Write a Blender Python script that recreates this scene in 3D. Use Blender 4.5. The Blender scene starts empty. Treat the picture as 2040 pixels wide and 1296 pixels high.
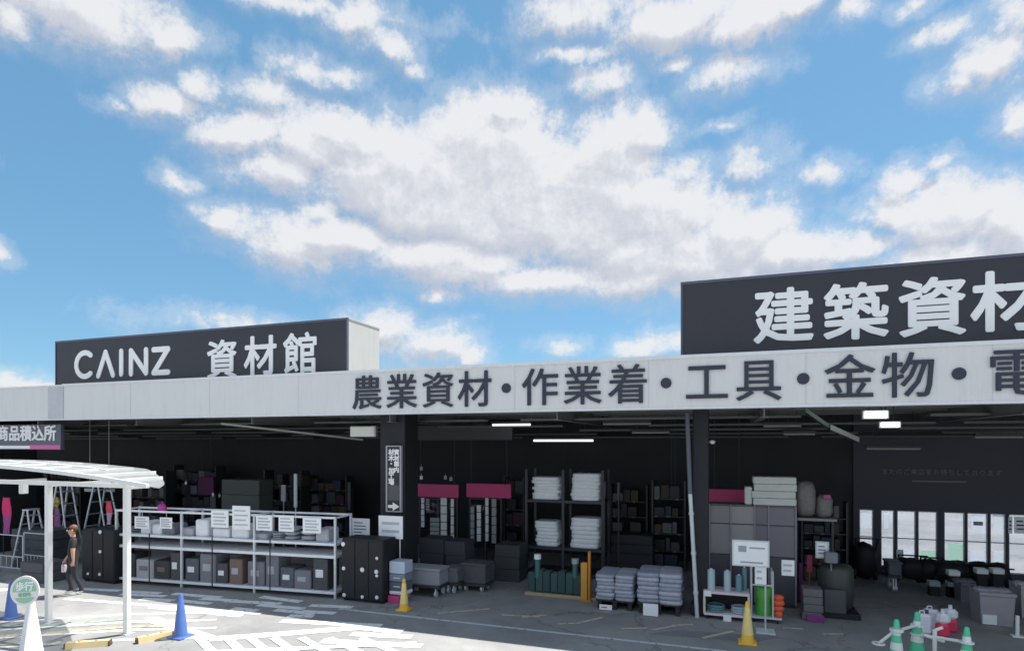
import bpy, math, random
from mathutils import Vector, Matrix
random.seed(7)
R = math.radians
SC = bpy.context.scene
COL = SC.collection
# ------------------------------------------------------------------ camera
FPX, HOR, HC = 1190.0, 880.0, 3.85
YAW = R(19.45)
CS, SN = math.cos(YAW), math.sin(YAW)
cam = bpy.data.cameras.new('camera'); cam_o = bpy.data.objects.new('camera', cam); COL.objects.link(cam_o)
cam_o.location = (0, 0, HC); cam_o.rotation_euler = (R(90), 0, YAW)
cam.sensor_fit = 'HORIZONTAL'; cam.sensor_width = 36; cam.lens = 36*FPX/2040
cam.shift_y = (HOR-648)/2040; cam.clip_start = .1; cam.clip_end = 5000
SC.camera = cam_o
# ------------------------------------------------------------------ sun, exposure
SUNV = Vector((.30, .39, 1)).normalized()
EL = math.asin(SUNV.z); AZ = math.atan2(SUNV.x, SUNV.y)
sl = bpy.data.lights.new('sun', 'SUN'); sl.energy = 3.2; sl.angle = R(.5); sl.color = (1, .965, .91)
so = bpy.data.objects.new('sun', sl); COL.objects.link(so)
so.rotation_euler = SUNV.to_track_quat('Z', 'Y').to_euler(); so.location = (10, 10, 40)
SC.view_settings.view_transform = 'Standard'; SC.view_settings.look = 'None'
EXPO = 1.36
SC.view_settings.exposure = EXPO; SC.view_settings.gamma = 1
# ------------------------------------------------------------------ world: Nishita sky with cumulus clouds laid out by azimuth and elevation
def pixdir(px, py):
    a = (px-1020)/FPX; z = (HOR-py)/FPX
    return math.atan(a), math.atan(z/math.hypot(1, a))
W = bpy.data.worlds.new('World'); SC.world = W; W.use_nodes = True
nt = W.node_tree; nt.nodes.clear(); N = nt.nodes.new; L = nt.links.new
def mth(tree, op, a, b=None, c=None, clamp=False):
    n = tree.nodes.new('ShaderNodeMath'); n.operation = op; n.use_clamp = clamp
    for i, v in enumerate((a, b, c)):
        if v is None: continue
        if isinstance(v, (int, float)): n.inputs[i].default_value = v
        else: tree.links.new(v, n.inputs[i])
    return n.outputs[0]
def vm(tree, op, a, b=None, out=0):
    n = tree.nodes.new('ShaderNodeVectorMath'); n.operation = op
    for i, v in enumerate((a, b)):
        if v is None: continue
        if isinstance(v, (tuple, list)): n.inputs[i].default_value = v
        elif isinstance(v, (int, float)): n.inputs['Scale'].default_value = v
        else: tree.links.new(v, n.inputs[i])
    return n.outputs[out]
BLOBS = [  # px, py, rx, ry, strength
 (150,5,250,95,1.15),(330,50,110,62,1),(25,20,90,60,.9),
 (720,30,95,60,1.0),(790,82,80,52,1.0),(830,125,35,26,.7),(600,-15,260,30,.8),
 (345,190,95,44,.88),(400,150,48,46,.85),(530,185,120,60,.86),(620,140,90,48,.84),(690,150,60,30,.75),
 (1150,90,90,24,.75),(560,110,60,40,.7),
 (480,258,90,52,1.3),(700,262,170,60,1.5),(850,380,280,130,1.9),(1100,400,300,140,1.9),(1300,420,210,120,1.6),(1330,500,240,100,1.6),(660,480,190,70,1.3),(560,330,130,70,1.1),(900,520,260,70,1.4),(1480,460,160,100,1.5),(1880,440,210,90,1.5),(1640,500,160,60,1.2),(600,280,165,84,1.3),(760,330,200,110,1.4),(980,330,260,165,1.5),(1010,225,120,70,1.2),(1200,300,190,110,1.4),(1290,260,110,70,1.2),(1370,330,90,52,1.1),
 (960,440,260,90,1.3),(1150,470,220,80,1.2),
 (480,455,80,62,1.0),(590,500,120,62,1.1),(430,430,44,30,.8),(640,420,60,50,.85),(390,372,50,34,.78),
 (820,520,200,62,1.2),(1060,555,260,55,1.1),(1260,560,180,62,1.1),(1460,440,130,100,1.2),(1560,500,110,75,1.1),(1400,520,200,90,1.2),
 (880,590,60,26,.8),
 (1140,20,110,60,1.0),(1330,25,200,72,1.25),(1490,40,100,60,1.1),(1600,-5,120,44,1.0),(1690,30,60,34,.9),
 (1205,150,72,54,.84),(1430,140,90,44,.8),(1350,105,44,24,.7),
 (1990,130,120,90,1.15),(2060,40,110,90,1.1),(2040,240,70,66,1.0),(1890,75,80,36,.78),(1930,180,80,40,.9),(1820,20,50,26,.7),
 (1490,310,62,54,.82),(1440,232,44,18,.66),(1650,350,40,30,.7),(1860,335,60,20,.7),
 (1760,430,100,66,1.05),(1900,420,150,84,1.3),(2030,460,130,110,1.2),(1700,500,130,50,1.1),(1880,520,220,60,1.2),(1780,370,60,34,.95),
 (780,665,90,54,1.05),(870,690,90,52,1.1),(930,710,44,34,.9),(1290,696,90,30,1.0),(1130,692,50,20,.74),
 (10,490,26,30,.8),(40,765,150,24,.8),(420,640,140,22,.6),(235,190,36,14,.5),
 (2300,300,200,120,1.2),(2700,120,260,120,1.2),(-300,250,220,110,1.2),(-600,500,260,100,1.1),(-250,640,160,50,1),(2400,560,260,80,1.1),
]
grp = bpy.data.node_groups.new('cloud_density', 'ShaderNodeTree')
grp.interface.new_socket('P', in_out='INPUT', socket_type='NodeSocketVector')
grp.interface.new_socket('Density', in_out='OUTPUT', socket_type='NodeSocketFloat'); grp.interface.new_socket('Field', in_out='OUTPUT', socket_type='NodeSocketFloat')
gi = grp.nodes.new('NodeGroupInput'); go = grp.nodes.new('NodeGroupOutput')
def noise(tree, vec, scale, detail, rough=.5, dist=0.0):
    n = tree.nodes.new('ShaderNodeTexNoise'); n.inputs['Scale'].default_value = scale
    n.inputs['Detail'].default_value = detail; n.inputs['Roughness'].default_value = rough
    n.inputs['Distortion'].default_value = dist
    tree.links.new(vec, n.inputs['Vector']); return n
w1 = noise(grp, gi.outputs[0], 5.0, 6, .6)
wv = vm(grp, 'SUBTRACT', w1.outputs['Color'], (.5, .5, .5))
wv = vm(grp, 'MULTIPLY', wv, (.15, .10, 0))
PW = vm(grp, 'ADD', gi.outputs[0], wv)
acc = None
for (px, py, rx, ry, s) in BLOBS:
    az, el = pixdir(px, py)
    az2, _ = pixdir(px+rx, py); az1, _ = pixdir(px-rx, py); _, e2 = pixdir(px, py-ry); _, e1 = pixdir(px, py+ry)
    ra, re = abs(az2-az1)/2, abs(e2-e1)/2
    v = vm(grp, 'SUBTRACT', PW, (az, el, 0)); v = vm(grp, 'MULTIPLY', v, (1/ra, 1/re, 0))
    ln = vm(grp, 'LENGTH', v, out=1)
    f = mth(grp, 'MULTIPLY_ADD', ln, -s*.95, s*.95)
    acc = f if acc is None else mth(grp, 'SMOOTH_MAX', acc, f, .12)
n2 = noise(grp, gi.outputs[0], 8.0, 7, .66, .15)
n3 = noise(grp, gi.outputs[0], 42.0, 7, .75)
b = mth(grp, 'MULTIPLY_ADD', n2.outputs[0], 2.2, -1.02)
b3 = mth(grp, 'MULTIPLY_ADD', n3.outputs[0], 1.15, -.575)
b = mth(grp, 'ADD', b, b3)
sp_ = grp.nodes.new('ShaderNodeSeparateXYZ'); grp.links.new(gi.outputs[0], sp_.inputs[0])
rest = mth(grp, 'ABSOLUTE', sp_.outputs[0])     # unseen clouds added outside the view to brighten and neutralise the front light
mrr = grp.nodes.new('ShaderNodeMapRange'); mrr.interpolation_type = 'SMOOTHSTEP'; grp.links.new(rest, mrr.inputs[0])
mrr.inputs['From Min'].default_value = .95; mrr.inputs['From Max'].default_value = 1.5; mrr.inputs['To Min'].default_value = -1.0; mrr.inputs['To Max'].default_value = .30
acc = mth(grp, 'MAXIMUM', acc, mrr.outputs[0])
acc = mth(grp, 'MINIMUM', acc, .95)
d = mth(grp, 'ADD', acc, b)
grp.links.new(d, go.inputs[0]); grp.links.new(acc, go.inputs[1])
tc = N('ShaderNodeTexCoord'); D = tc.outputs['Generated']
dr = vm(nt, 'DOT_PRODUCT', D, (CS, SN, 0), 1); df = vm(nt, 'DOT_PRODUCT', D, (-SN, CS, 0), 1)
az = mth(nt, 'ARCTAN2', dr, df)
sx = N('ShaderNodeSeparateXYZ'); L(D, sx.inputs[0])
el = mth(nt, 'ARCSINE', mth(nt, 'MINIMUM', mth(nt, 'MAXIMUM', sx.outputs[2], -.999), .999))
cb = N('ShaderNodeCombineXYZ'); L(az, cb.inputs[0]); L(el, cb.inputs[1])
P0 = cb.outputs[0]
def dens(vec):
    g = N('ShaderNodeGroup'); g.node_tree = grp; L(vec, g.inputs[0]); return g.outputs
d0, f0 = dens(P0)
d1, f1 = dens(vm(nt, 'ADD', P0, (.010, .024, 0)))
def smooth(v, lo, hi, a_=0., b_=1.):
    n = N('ShaderNodeMapRange'); n.interpolation_type = 'SMOOTHSTEP'; L(v, n.inputs['Value'])
    n.inputs['From Min'].default_value = lo; n.inputs['From Max'].default_value = hi
    n.inputs['To Min'].default_value = a_; n.inputs['To Max'].default_value = b_; return n.outputs[0]
core = smooth(d0, -.10, .78); veil = smooth(d0, -.50, .30, 0, .30)
alpha = mth(nt, 'MULTIPLY', mth(nt, 'MAXIMUM', core, veil), .96)
local = mth(nt, 'MULTIPLY', mth(nt, 'SUBTRACT', d0, d1), .50)            # small relief facing the sun
under = mth(nt, 'MULTIPLY', mth(nt, 'MINIMUM', mth(nt, 'SUBTRACT', f0, f1), .14), 1.1)     # undersides of the big masses
lit = mth(nt, 'ADD', mth(nt, 'ADD', local, under), .66, clamp=True)
lit = mth(nt, 'MULTIPLY', lit, smooth(d1, .5, 1.7, 1.0, .74))
cr = N('ShaderNodeValToRGB'); L(lit, cr.inputs[0])
e = cr.color_ramp.elements; e[0].position = 0; e[0].color = (.54, .58, .67, 1); e[1].position = .85; e[1].color = (.86, .865, .885, 1)
m_ = cr.color_ramp.elements.new(.42); m_.color = (.66, .68, .745, 1)
sky = N('ShaderNodeTexSky'); sky.sky_type = 'NISHITA'; sky.sun_disc = False
sky.sun_elevation = EL; sky.sun_rotation = AZ; sky.air_density = .85; sky.dust_density = .15; sky.ozone_density = 1.2
tint = vm(nt, 'MULTIPLY', sky.outputs[0], (.82, .97, .97))
bgs = N('ShaderNodeBackground'); L(tint, bgs.inputs[0]); bgs.inputs[1].default_value = .064
bgc = N('ShaderNodeBackground'); L(cr.outputs[0], bgc.inputs[0]); bgc.inputs[1].default_value = 1.0/2**EXPO
bgu = N('ShaderNodeBackground'); bgu.inputs[0].default_value = (.175, .435, .70, 1); bgu.inputs[1].default_value = 1.0/2**EXPO   # even upper air
ms = N('ShaderNodeMixShader'); ms.inputs[0].default_value = .55; L(bgs.outputs[0], ms.inputs[1]); L(bgu.outputs[0], ms.inputs[2])
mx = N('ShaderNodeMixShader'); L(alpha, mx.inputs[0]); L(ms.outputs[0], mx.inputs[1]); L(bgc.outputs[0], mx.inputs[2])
wo = N('ShaderNodeOutputWorld'); L(mx.outputs[0], wo.inputs[0])
W.cycles.sampling_method = 'MANUAL'; W.cycles.sample_map_resolution = 512

# ------------------------------------------------------------------ pixel rays into the place
def ray(px, py):
    a = (px-1020)/FPX; z = (HOR-py)/FPX
    return Vector((a*CS-SN, CS+a*SN, z))
def G(px, py, z=0.0):
    r = ray(px, py); k = (z-HC)/r.z
    return Vector((r.x*k, r.y*k, z))
def F(px, py, Y):
    r = ray(px, py); k = Y/r.y
    return Vector((r.x*k, Y, HC+r.z*k))
def X_(px, Y): return F(px, 880, Y).x
def Z_(px, py, Y): return F(px, py, Y).z
# ------------------------------------------------------------------ materials
MATS = {}
def mat(name, col, rough=.6, metal=0, var=.12, scale=6, bump=.0, bscale=60, emit=0, spec=.5, dirt=0, streak=0):
    if name in MATS: return MATS[name]
    m = bpy.data.materials.new(name); m.use_nodes = True; t = m.node_tree; bs = t.nodes['Principled BSDF']
    tcn = t.nodes.new('ShaderNodeTexCoord'); geo = t.nodes.new('ShaderNodeNewGeometry')
    n = noise(t, geo.outputs['Position'], scale, 5, .6)
    mixn = t.nodes.new('ShaderNodeMix'); mixn.data_type = 'RGBA'
    t.links.new(n.outputs[0], mixn.inputs[0])
    mixn.inputs[6].default_value = tuple(min(1, c*(1-var)) for c in col)+(1,)
    mixn.inputs[7].default_value = tuple(min(1, c*(1+var)) for c in col)+(1,)
    out = mixn.outputs[2]
    if dirt or streak:
        mp = t.nodes.new('ShaderNodeMapping'); t.links.new(geo.outputs['Position'], mp.inputs[0])
        mp.inputs['Scale'].default_value = (1, 1, .12) if streak else (1, 1, 1)
        nd = noise(t, mp.outputs[0], 5 if streak else 2.2, 8, .65)
        rr = t.nodes.new('ShaderNodeMapRange'); t.links.new(nd.outputs[0], rr.inputs[0])
        rr.inputs['From Min'].default_value = .5; rr.inputs['From Max'].default_value = .75
        rr.inputs['To Max'].default_value = max(dirt, streak)
        m2 = t.nodes.new('ShaderNodeMix'); m2.data_type = 'RGBA'
        t.links.new(rr.outputs[0], m2.inputs[0]); t.links.new(out, m2.inputs[6])
        m2.inputs[7].default_value = (.16*col[0]+.05, .15*col[1]+.045, .14*col[2]+.04, 1)
        out = m2.outputs[2]
    t.links.new(out, bs.inputs['Base Color'])
    rm = t.nodes.new('ShaderNodeMapRange'); t.links.new(n.outputs[0], rm.inputs[0])
    rm.inputs['To Min'].default_value = max(.05, rough-.12); rm.inputs['To Max'].default_value = min(1, rough+.12)
    t.links.new(rm.outputs[0], bs.inputs['Roughness'])
    bs.inputs['Metallic'].default_value = metal; bs.inputs['Specular IOR Level'].default_value = spec
    if bump:
        nb = noise(t, geo.outputs['Position'], bscale, 4, .6); bn = t.nodes.new('ShaderNodeBump')
        bn.inputs['Strength'].default_value = bump; bn.inputs['Distance'].default_value = .01
        t.links.new(nb.outputs[0], bn.inputs['Height']); t.links.new(bn.outputs[0], bs.inputs['Normal'])
    if emit:
        bs.inputs['Emission Color'].default_value = tuple(col)+(1,); bs.inputs['Emission Strength'].default_value = emit
    MATS[name] = m; return m
def glass(name='window_glass'):
    if name in MATS: return MATS[name]
    m = bpy.data.materials.new(name); m.use_nodes = True; t = m.node_tree; t.nodes.clear()
    o = t.nodes.new('ShaderNodeOutputMaterial'); tr = t.nodes.new('ShaderNodeBsdfTransparent'); gl = t.nodes.new('ShaderNodeBsdfGlossy')
    tr.inputs[0].default_value = (.80, .82, .86, 1); gl.inputs['Roughness'].default_value = .04
    fr = t.nodes.new('ShaderNodeFresnel'); fr.inputs[0].default_value = 1.45
    mm = t.nodes.new('ShaderNodeMixShader'); t.links.new(fr.outputs[0], mm.inputs[0]); t.links.new(tr.outputs[0], mm.inputs[1]); t.links.new(gl.outputs[0], mm.inputs[2])
    t.links.new(mm.outputs[0], o.inputs[0]); MATS[name] = m; return m
def backlit(name, col):
    if name in MATS: return MATS[name]
    m = mat(name, col, .6); t = m.node_tree; tr = t.nodes.new('ShaderNodeBsdfTranslucent'); tr.inputs[0].default_value = tuple(col)+(1,)
    mm = t.nodes.new('ShaderNodeMixShader'); mm.inputs[0].default_value = .85
    t.links.new(t.nodes['Principled BSDF'].outputs[0], mm.inputs[1]); t.links.new(tr.outputs[0], mm.inputs[2]); t.links.new(mm.outputs[0], t.nodes['Material Output'].inputs[0]); return m
def ground_mat():
    m = bpy.data.materials.new('asphalt'); m.use_nodes = True; t = m.node_tree; bs = t.nodes['Principled BSDF']
    geo = t.nodes.new('ShaderNodeNewGeometry'); P = geo.outputs['Position']
    a = noise(t, P, .35, 8, .6, .4); f = noise(t, P, 38, 4, .75); c = noise(t, P, 2.2, 8, .65)
    cr_ = t.nodes.new('ShaderNodeValToRGB'); t.links.new(a.outputs[0], cr_.inputs[0])
    cr_.color_ramp.elements[0].position = .3; cr_.color_ramp.elements[0].color = (.20, .20, .202, 1)
    cr_.color_ramp.elements[1].position = .7; cr_.color_ramp.elements[1].color = (.335, .332, .325, 1)
    k = mth(t, 'MULTIPLY_ADD', f.outputs[0], .5, .75); k2 = mth(t, 'MULTIPLY_ADD', c.outputs[0], .5, .75); k = mth(t, 'MULTIPLY', k, k2)
    # fine cracks
    mp = t.nodes.new('ShaderNodeMapping'); mp.inputs['Scale'].default_value = (.28, .28, .28); t.links.new(P, mp.inputs[0])
    wn = noise(t, P, 1.6, 4, .6); wv_ = vm(t, 'MULTIPLY', wn.outputs['Color'], (.35, .35, 0)); pv = vm(t, 'ADD', mp.outputs[0], wv_)
    vo = t.nodes.new('ShaderNodeTexVoronoi'); vo.feature = 'DISTANCE_TO_EDGE'; vo.inputs['Scale'].default_value = 1; t.links.new(pv, vo.inputs['Vector'])
    ck = t.nodes.new('ShaderNodeMapRange'); t.links.new(vo.outputs[0], ck.inputs[0]); ck.inputs['From Max'].default_value = .008
    ck.inputs['To Min'].default_value = .62
    k = mth(t, 'MULTIPLY', k, ck.outputs[0])
    out = vm(t, 'SCALE', cr_.outputs[0]); nd = out.node; t.links.new(k, nd.inputs['Scale'])
    t.links.new(out, bs.inputs['Base Color']); bs.inputs['Roughness'].default_value = .85
    bn = t.nodes.new('ShaderNodeBump'); bn.inputs['Strength'].default_value = .5; bn.inputs['Distance'].default_value = .01
    t.links.new(f.outputs[0], bn.inputs['Height']); t.links.new(bn.outputs[0], bs.inputs['Normal'])
    return m
def ribbed(name, col, period=.09, strength=.5):
    m = mat(name, col, .45, 0, .04, 1.2, streak=.10); t = m.node_tree; bs = t.nodes['Principled BSDF']
    geo = t.nodes.new('ShaderNodeNewGeometry'); wv_ = t.nodes.new('ShaderNodeTexWave')
    wv_.inputs['Scale'].default_value = .314/period; wv_.bands_direction = 'X'; t.links.new(geo.outputs['Position'], wv_.inputs['Vector'])
    bn = t.nodes.new('ShaderNodeBump'); bn.inputs['Strength'].default_value = strength; bn.inputs['Distance'].default_value = .006
    t.links.new(wv_.outputs[0], bn.inputs['Height']); t.links.new(bn.outputs[0], bs.inputs['Normal']); return m
# ------------------------------------------------------------------ mesh builder
class MB:
    def __init__(s): s.v = []; s.f = []; s.mi = []; s.sm = []
    def add(s, vs, fs, mi=0, smooth=False):
        o = len(s.v); s.v += [tuple(v) for v in vs]
        for f in fs: s.f.append(tuple(i+o for i in f)); s.mi.append(mi); s.sm.append(smooth)
        return s
    def box(s, x0, x1, y0, y1, z0, z1, mi=0, bev=0, M=None):
        if x0 > x1: x0, x1 = x1, x0
        if y0 > y1: y0, y1 = y1, y0
        if z0 > z1: z0, z1 = z1, z0
        b = min(bev, (x1-x0)*.3, (y1-y0)*.3, (z1-z0)*.3)
        if b <= 0:
            vs = [(x, y, z) for z in (z0, z1) for x, y in ((x0, y0), (x1, y0), (x1, y1), (x0, y1))]
            fs = [(0, 3, 2, 1), (4, 5, 6, 7), (0, 1, 5, 4), (1, 2, 6, 5), (2, 3, 7, 6), (3, 0, 4, 7)]
        else:
            vs = []
            def ring(z, i): return [(x0+b+i, y0+i, z), (x1-b-i, y0+i, z), (x1-i, y0+b+i, z), (x1-i, y1-b-i, z), (x1-b-i, y1-i, z), (x0+b+i, y1-i, z), (x0+i, y1-b-i, z), (x0+i, y0+b+i, z)]
            for z, i in ((z0, b*.7), (z0+b, 0), (z1-b, 0), (z1, b*.7)): vs += ring(z, i)
            fs = [tuple(range(7, -1, -1)), tuple(range(24, 32))]
            for k in range(3):
                for j in range(8): fs.append((k*8+j, k*8+(j+1) % 8, (k+1)*8+(j+1) % 8, (k+1)*8+j))
        if M is not None: vs = [M @ Vector(v) for v in vs]
        return s.add(vs, fs, mi)
    def tube(s, p, q, r, r2=None, n=10, mi=0, caps=True):
        p = Vector(p); q = Vector(q); r2 = r if r2 is None else r2; d = (q-p).normalized()
        u = d.orthogonal().normalized(); w = d.cross(u)
        vs = []
        for c, rr in ((p, r), (q, r2)):
            for i in range(n):
                a = 2*math.pi*i/n; vs.append(c+rr*(math.cos(a)*u+math.sin(a)*w))
        s.add(vs, [(i, (i+1) % n, n+(i+1) % n, n+i) for i in range(n)], mi, True)
        if caps:
            s.add(vs[:n], [tuple(range(n-1, -1, -1))], mi); s.add(vs[n:], [tuple(range(n))], mi)
        return s
    def path(s, pts, r, n=8, mi=0):
        for a, b in zip(pts, pts[1:]): s.tube(a, b, r, n=n, mi=mi)
        return s
    def lathe(s, prof, c=(0, 0, 0), n=20, mi=0, M=None, smooth=True):
        vs = []
        for (r, z) in prof:
            for i in range(n):
                a = 2*math.pi*i/n; vs.append(Vector((c[0]+r*math.cos(a), c[1]+r*math.sin(a), c[2]+z)))
        if M is not None: vs = [M @ v for v in vs]
        fs = [(k*n+i, k*n+(i+1) % n, (k+1)*n+(i+1) % n, (k+1)*n+i) for k in range(len(prof)-1) for i in range(n)]
        s.add(vs, fs, mi, smooth)
        s.add(vs[:n], [tuple(range(n-1, -1, -1))], mi); s.add(vs[-n:], [tuple(range(n))], mi); return s
    def sheet(s, pts, z=.004):
        return s.add([(p[0], p[1], z) for p in pts], [tuple(range(len(pts)))])
    def blob(s, c, r, seed=0, n=10, m=7, amp=.12, mi=0, sq=2.6):
        rnd = random.Random(seed); vs = []
        for j in range(m+1):
            ph = math.pi*j/m-math.pi/2
            for i in range(n):
                th = 2*math.pi*i/n
                def se(v): return math.copysign(abs(v)**(2/sq), v)
                k = 1+rnd.uniform(-amp, amp)
                vs.append((c[0]+r[0]*se(math.cos(ph))*se(math.cos(th))*k, c[1]+r[1]*se(math.cos(ph))*se(math.sin(th))*k, c[2]+r[2]*se(math.sin(ph))*k))
        return s.add(vs, [(j*n+i, j*n+(i+1) % n, (j+1)*n+(i+1) % n, (j+1)*n+i) for j in range(m) for i in range(n)], mi, True)
    def mesh(s, name, mats, off=(0, 0, 0)):
        me = bpy.data.meshes.new(name)
        me.from_pydata([(v[0]-off[0], v[1]-off[1], v[2]-off[2]) for v in s.v], [], s.f)
        for m in (mats if isinstance(mats, (list, tuple)) else [mats]): me.materials.append(m)
        me.polygons.foreach_set('material_index', s.mi); me.polygons.foreach_set('use_smooth', s.sm); me.update(); return me
def tag(o, label=None, cat=None, group=None, kind=None):
    if label: o['label'] = label
    if cat: o['category'] = cat
    if group: o['group'] = group
    if kind: o['kind'] = kind
    return o
def link(name, me, parent=None):
    o = bpy.data.objects.new(name, me); COL.objects.link(o)
    if parent is not None: o.parent = parent
    return o
class T:
    """a thing: Empty at its base; parts are given in world coordinates"""
    def __init__(s, name, label, cat, loc, group=None):
        s.loc = Vector(loc); s.o = link(name, None); s.o.location = s.loc; s.o.empty_display_size = .2
        tag(s.o, label, cat, group)
    def part(s, name, mb, m, parent=None, label=None):
        o = link(name, mb.mesh(name, m, s.loc), parent or s.o)
        if label: o['label'] = label
        return o
    def raw(s, name, me, parent=None):   # mesh already in world coordinates
        me.transform(Matrix.Translation(-s.loc)); return link(name, me, parent or s.o)
def single(name, mb, m, label, cat, loc, group=None):
    o = link(name, mb.mesh(name, m, loc)); o.location = loc; return tag(o, label, cat, group)
def struct(name, mb, m):
    o = link(name, mb.mesh(name, m)); o['kind'] = 'structure'; return o
def copy_tree(o, loc=None, rot=None, label=None, parent=None):
    kids = [c for c in KIDS(o)]
    c = o.copy(); COL.objects.link(c)
    if parent is not None: c.parent = parent
    if loc is not None: c.location = loc
    if rot is not None: c.rotation_euler = (0, 0, rot)
    if label: c['label'] = label
    for k in kids: copy_tree(k, parent=c)
    return c
def KIDS(o): return [c for c in bpy.data.objects if c.parent == o]
# text
def glyph(text, size, m, M, extrude=.02, offset=0.0, align='CENTER', spacing=1.0):
    cu = bpy.data.curves.new('lettering', 'FONT'); cu.body = text; cu.size = size; cu.extrude = extrude; cu.offset = offset
    cu.offset = 0; cu.align_x = align; cu.resolution_u = 2; cu.space_character = spacing
    ob = bpy.data.objects.new('lettering', cu); COL.objects.link(ob)
    bpy.context.view_layer.update()
    dg = bpy.context.evaluated_depsgraph_get()
    me = bpy.data.meshes.new_from_object(ob.evaluated_get(dg)); bpy.data.objects.remove(ob); bpy.data.curves.remove(cu)
    xs = [v.co.x for v in me.vertices]; ys = [v.co.y for v in me.vertices]
    if not xs: print('EMPTY GLYPH', text); return me
    if offset:      # heavier strokes: the outline repeated a little way out in eight directions
        vs = [tuple(v.co) for v in me.vertices]; ps = [tuple(p.vertices) for p in me.polygons]; V2 = []; P2 = []
        for k in range(9):
            dx, dy = (0, 0) if k == 8 else (offset*math.cos(k*math.pi/4), offset*math.sin(k*math.pi/4))
            o_ = len(V2); zz = (k+1)*.0005
            V2 += [(x+dx, y+dy, z+(zz if z > 0 else 0)) for x, y, z in vs]; P2 += [tuple(i+o_ for i in p) for p in ps]
        me = bpy.data.meshes.new('lettering'); me.from_pydata(V2, [], P2); me.update()
    me.materials.clear(); me.materials.append(m); return me, min(xs), max(xs), min(ys), max(ys)
ROTX = Matrix.Rotation(R(90), 4, 'X')
def wall_text(thing, name, text, cx, Y, cz, size, m, parent, extrude=.02, offset=0, fitw=None, fith=None, em=True):
    g = glyph(text, size, m, None, extrude, offset)
    me, x0, x1, y0, y1 = g
    mx_, my_ = (x0+x1)/2, (y0+y1)/2
    if em: my_ = size*.37      # centre of the em box for kanji
    sx_ = fitw/(x1-x0) if fitw else 1; sy_ = fith/(y1-y0) if fith else sx_
    me.transform(Matrix.Translation((-mx_, -my_, 0))); me.transform(Matrix.Diagonal((sx_, sy_, 1, 1)))
    me.transform(ROTX); me.transform(Matrix.Translation((cx, Y, cz)))
    return thing.raw(name, me, parent)

M_FASCIA = ribbed('fascia_metal', (.77, .765, .76))
M_TRIM = mat('white_trim', (.80, .81, .83), .4, var=.04, streak=.1)
M_SIGN = mat('navy_sign_panel', (.034, .034, .046), .45, var=.06, scale=.8, dirt=.05)
M_LET = mat('white_letter', (.92, .92, .92), .4, var=.02)
M_DLET = mat('dark_letter', (.035, .038, .065), .5, var=.05)
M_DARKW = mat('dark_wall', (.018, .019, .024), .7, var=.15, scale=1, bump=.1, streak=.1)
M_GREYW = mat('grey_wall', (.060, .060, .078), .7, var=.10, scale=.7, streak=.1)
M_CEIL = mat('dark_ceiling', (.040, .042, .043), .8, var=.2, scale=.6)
M_STEEL = mat('dark_steel', (.05, .052, .058), .5, .3, .15)
M_GALV = mat('galvanised', (.62, .64, .68), .4, .15, .12, dirt=.15)
M_WHITEP = mat('white_paint_metal', (.82, .82, .80), .35, var=.03, dirt=.08)
M_BLACK = mat('black_plastic', (.012, .012, .014), .65, var=.2)
M_PAPER = mat('white_board', (.88, .89, .91), .5, var=.03)
M_PRINT = mat('grey_print', (.22, .23, .27), .6)
M_RED = mat('dark_red_board', (.60, .06, .19), .5, var=.15, scale=2)
M_CONC = mat('sign_side_concrete', (.47, .465, .44), .6, var=.07, scale=1.5, streak=.15)
# ------------------------------------------------------------------ ground and markings
g = MB(); nx = 24
xs = [-900, -300, -120, -60, -40, -25, -12, 0, 12, 25, 50, 120, 300, 900]
g.add([(x, y, 0) for y in xs for x in xs], [(j*len(xs)+i, j*len(xs)+i+1, (j+1)*len(xs)+i+1, (j+1)*len(xs)+i) for j in range(len(xs)-1) for i in range(len(xs)-1)])
struct('ground', g, ground_mat())
def paint(name, col, wear=.55):
    m = mat(name, col, .7, var=.08, scale=9); t = m.node_tree; bs = t.nodes['Principled BSDF']
    geo = t.nodes.new('ShaderNodeNewGeometry'); n = noise(t, geo.outputs['Position'], 7, 8, .75)
    rr = t.nodes.new('ShaderNodeMapRange'); t.links.new(n.outputs[0], rr.inputs[0]); rr.inputs['From Min'].default_value = wear; rr.inputs['From Max'].default_value = wear+.06
    m2 = t.nodes.new('ShaderNodeMix'); m2.data_type = 'RGBA'; src = bs.inputs['Base Color'].links[0].from_socket
    t.links.new(rr.outputs[0], m2.inputs[0]); t.links.new(src, m2.inputs[6]); m2.inputs[7].default_value = (.26, .255, .25, 1)
    t.links.new(m2.outputs[2], bs.inputs['Base Color']); return m
M_LINE = paint('white_line_paint', (.75, .75, .75)); M_LINEW = paint('worn_line_paint', (.55, .58, .62), .54)
M_YL = paint('pale_yellow_line_paint', (.55, .45, .26), .52); M_GL = paint('pale_green_line_paint', (.33, .43, .36), .52)
SK = [0]
def strip(pts, w, z=.004, mb=None):   # pts: pixels along the line, w in metres across Y
    SK[0] += 1; z += .0003*(SK[0] % 12)
    mb = mb or MB(); P_ = [G(*p) for p in pts]
    for a, b_ in zip(P_, P_[1:]):
        d = (b_-a).normalized(); n = Vector((-d.y, d.x, 0))*w/2
        mb.sheet([a-n, b_-n, b_+n, a+n], z); z += .00004
    return mb
mb = strip([(676, 1212), (1560, 1309)], .10); strip([(1560, 1309), (2300, 1392)], .10, mb=mb); struct('lane_line', mb, M_LINEW)
hat = MB()
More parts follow.
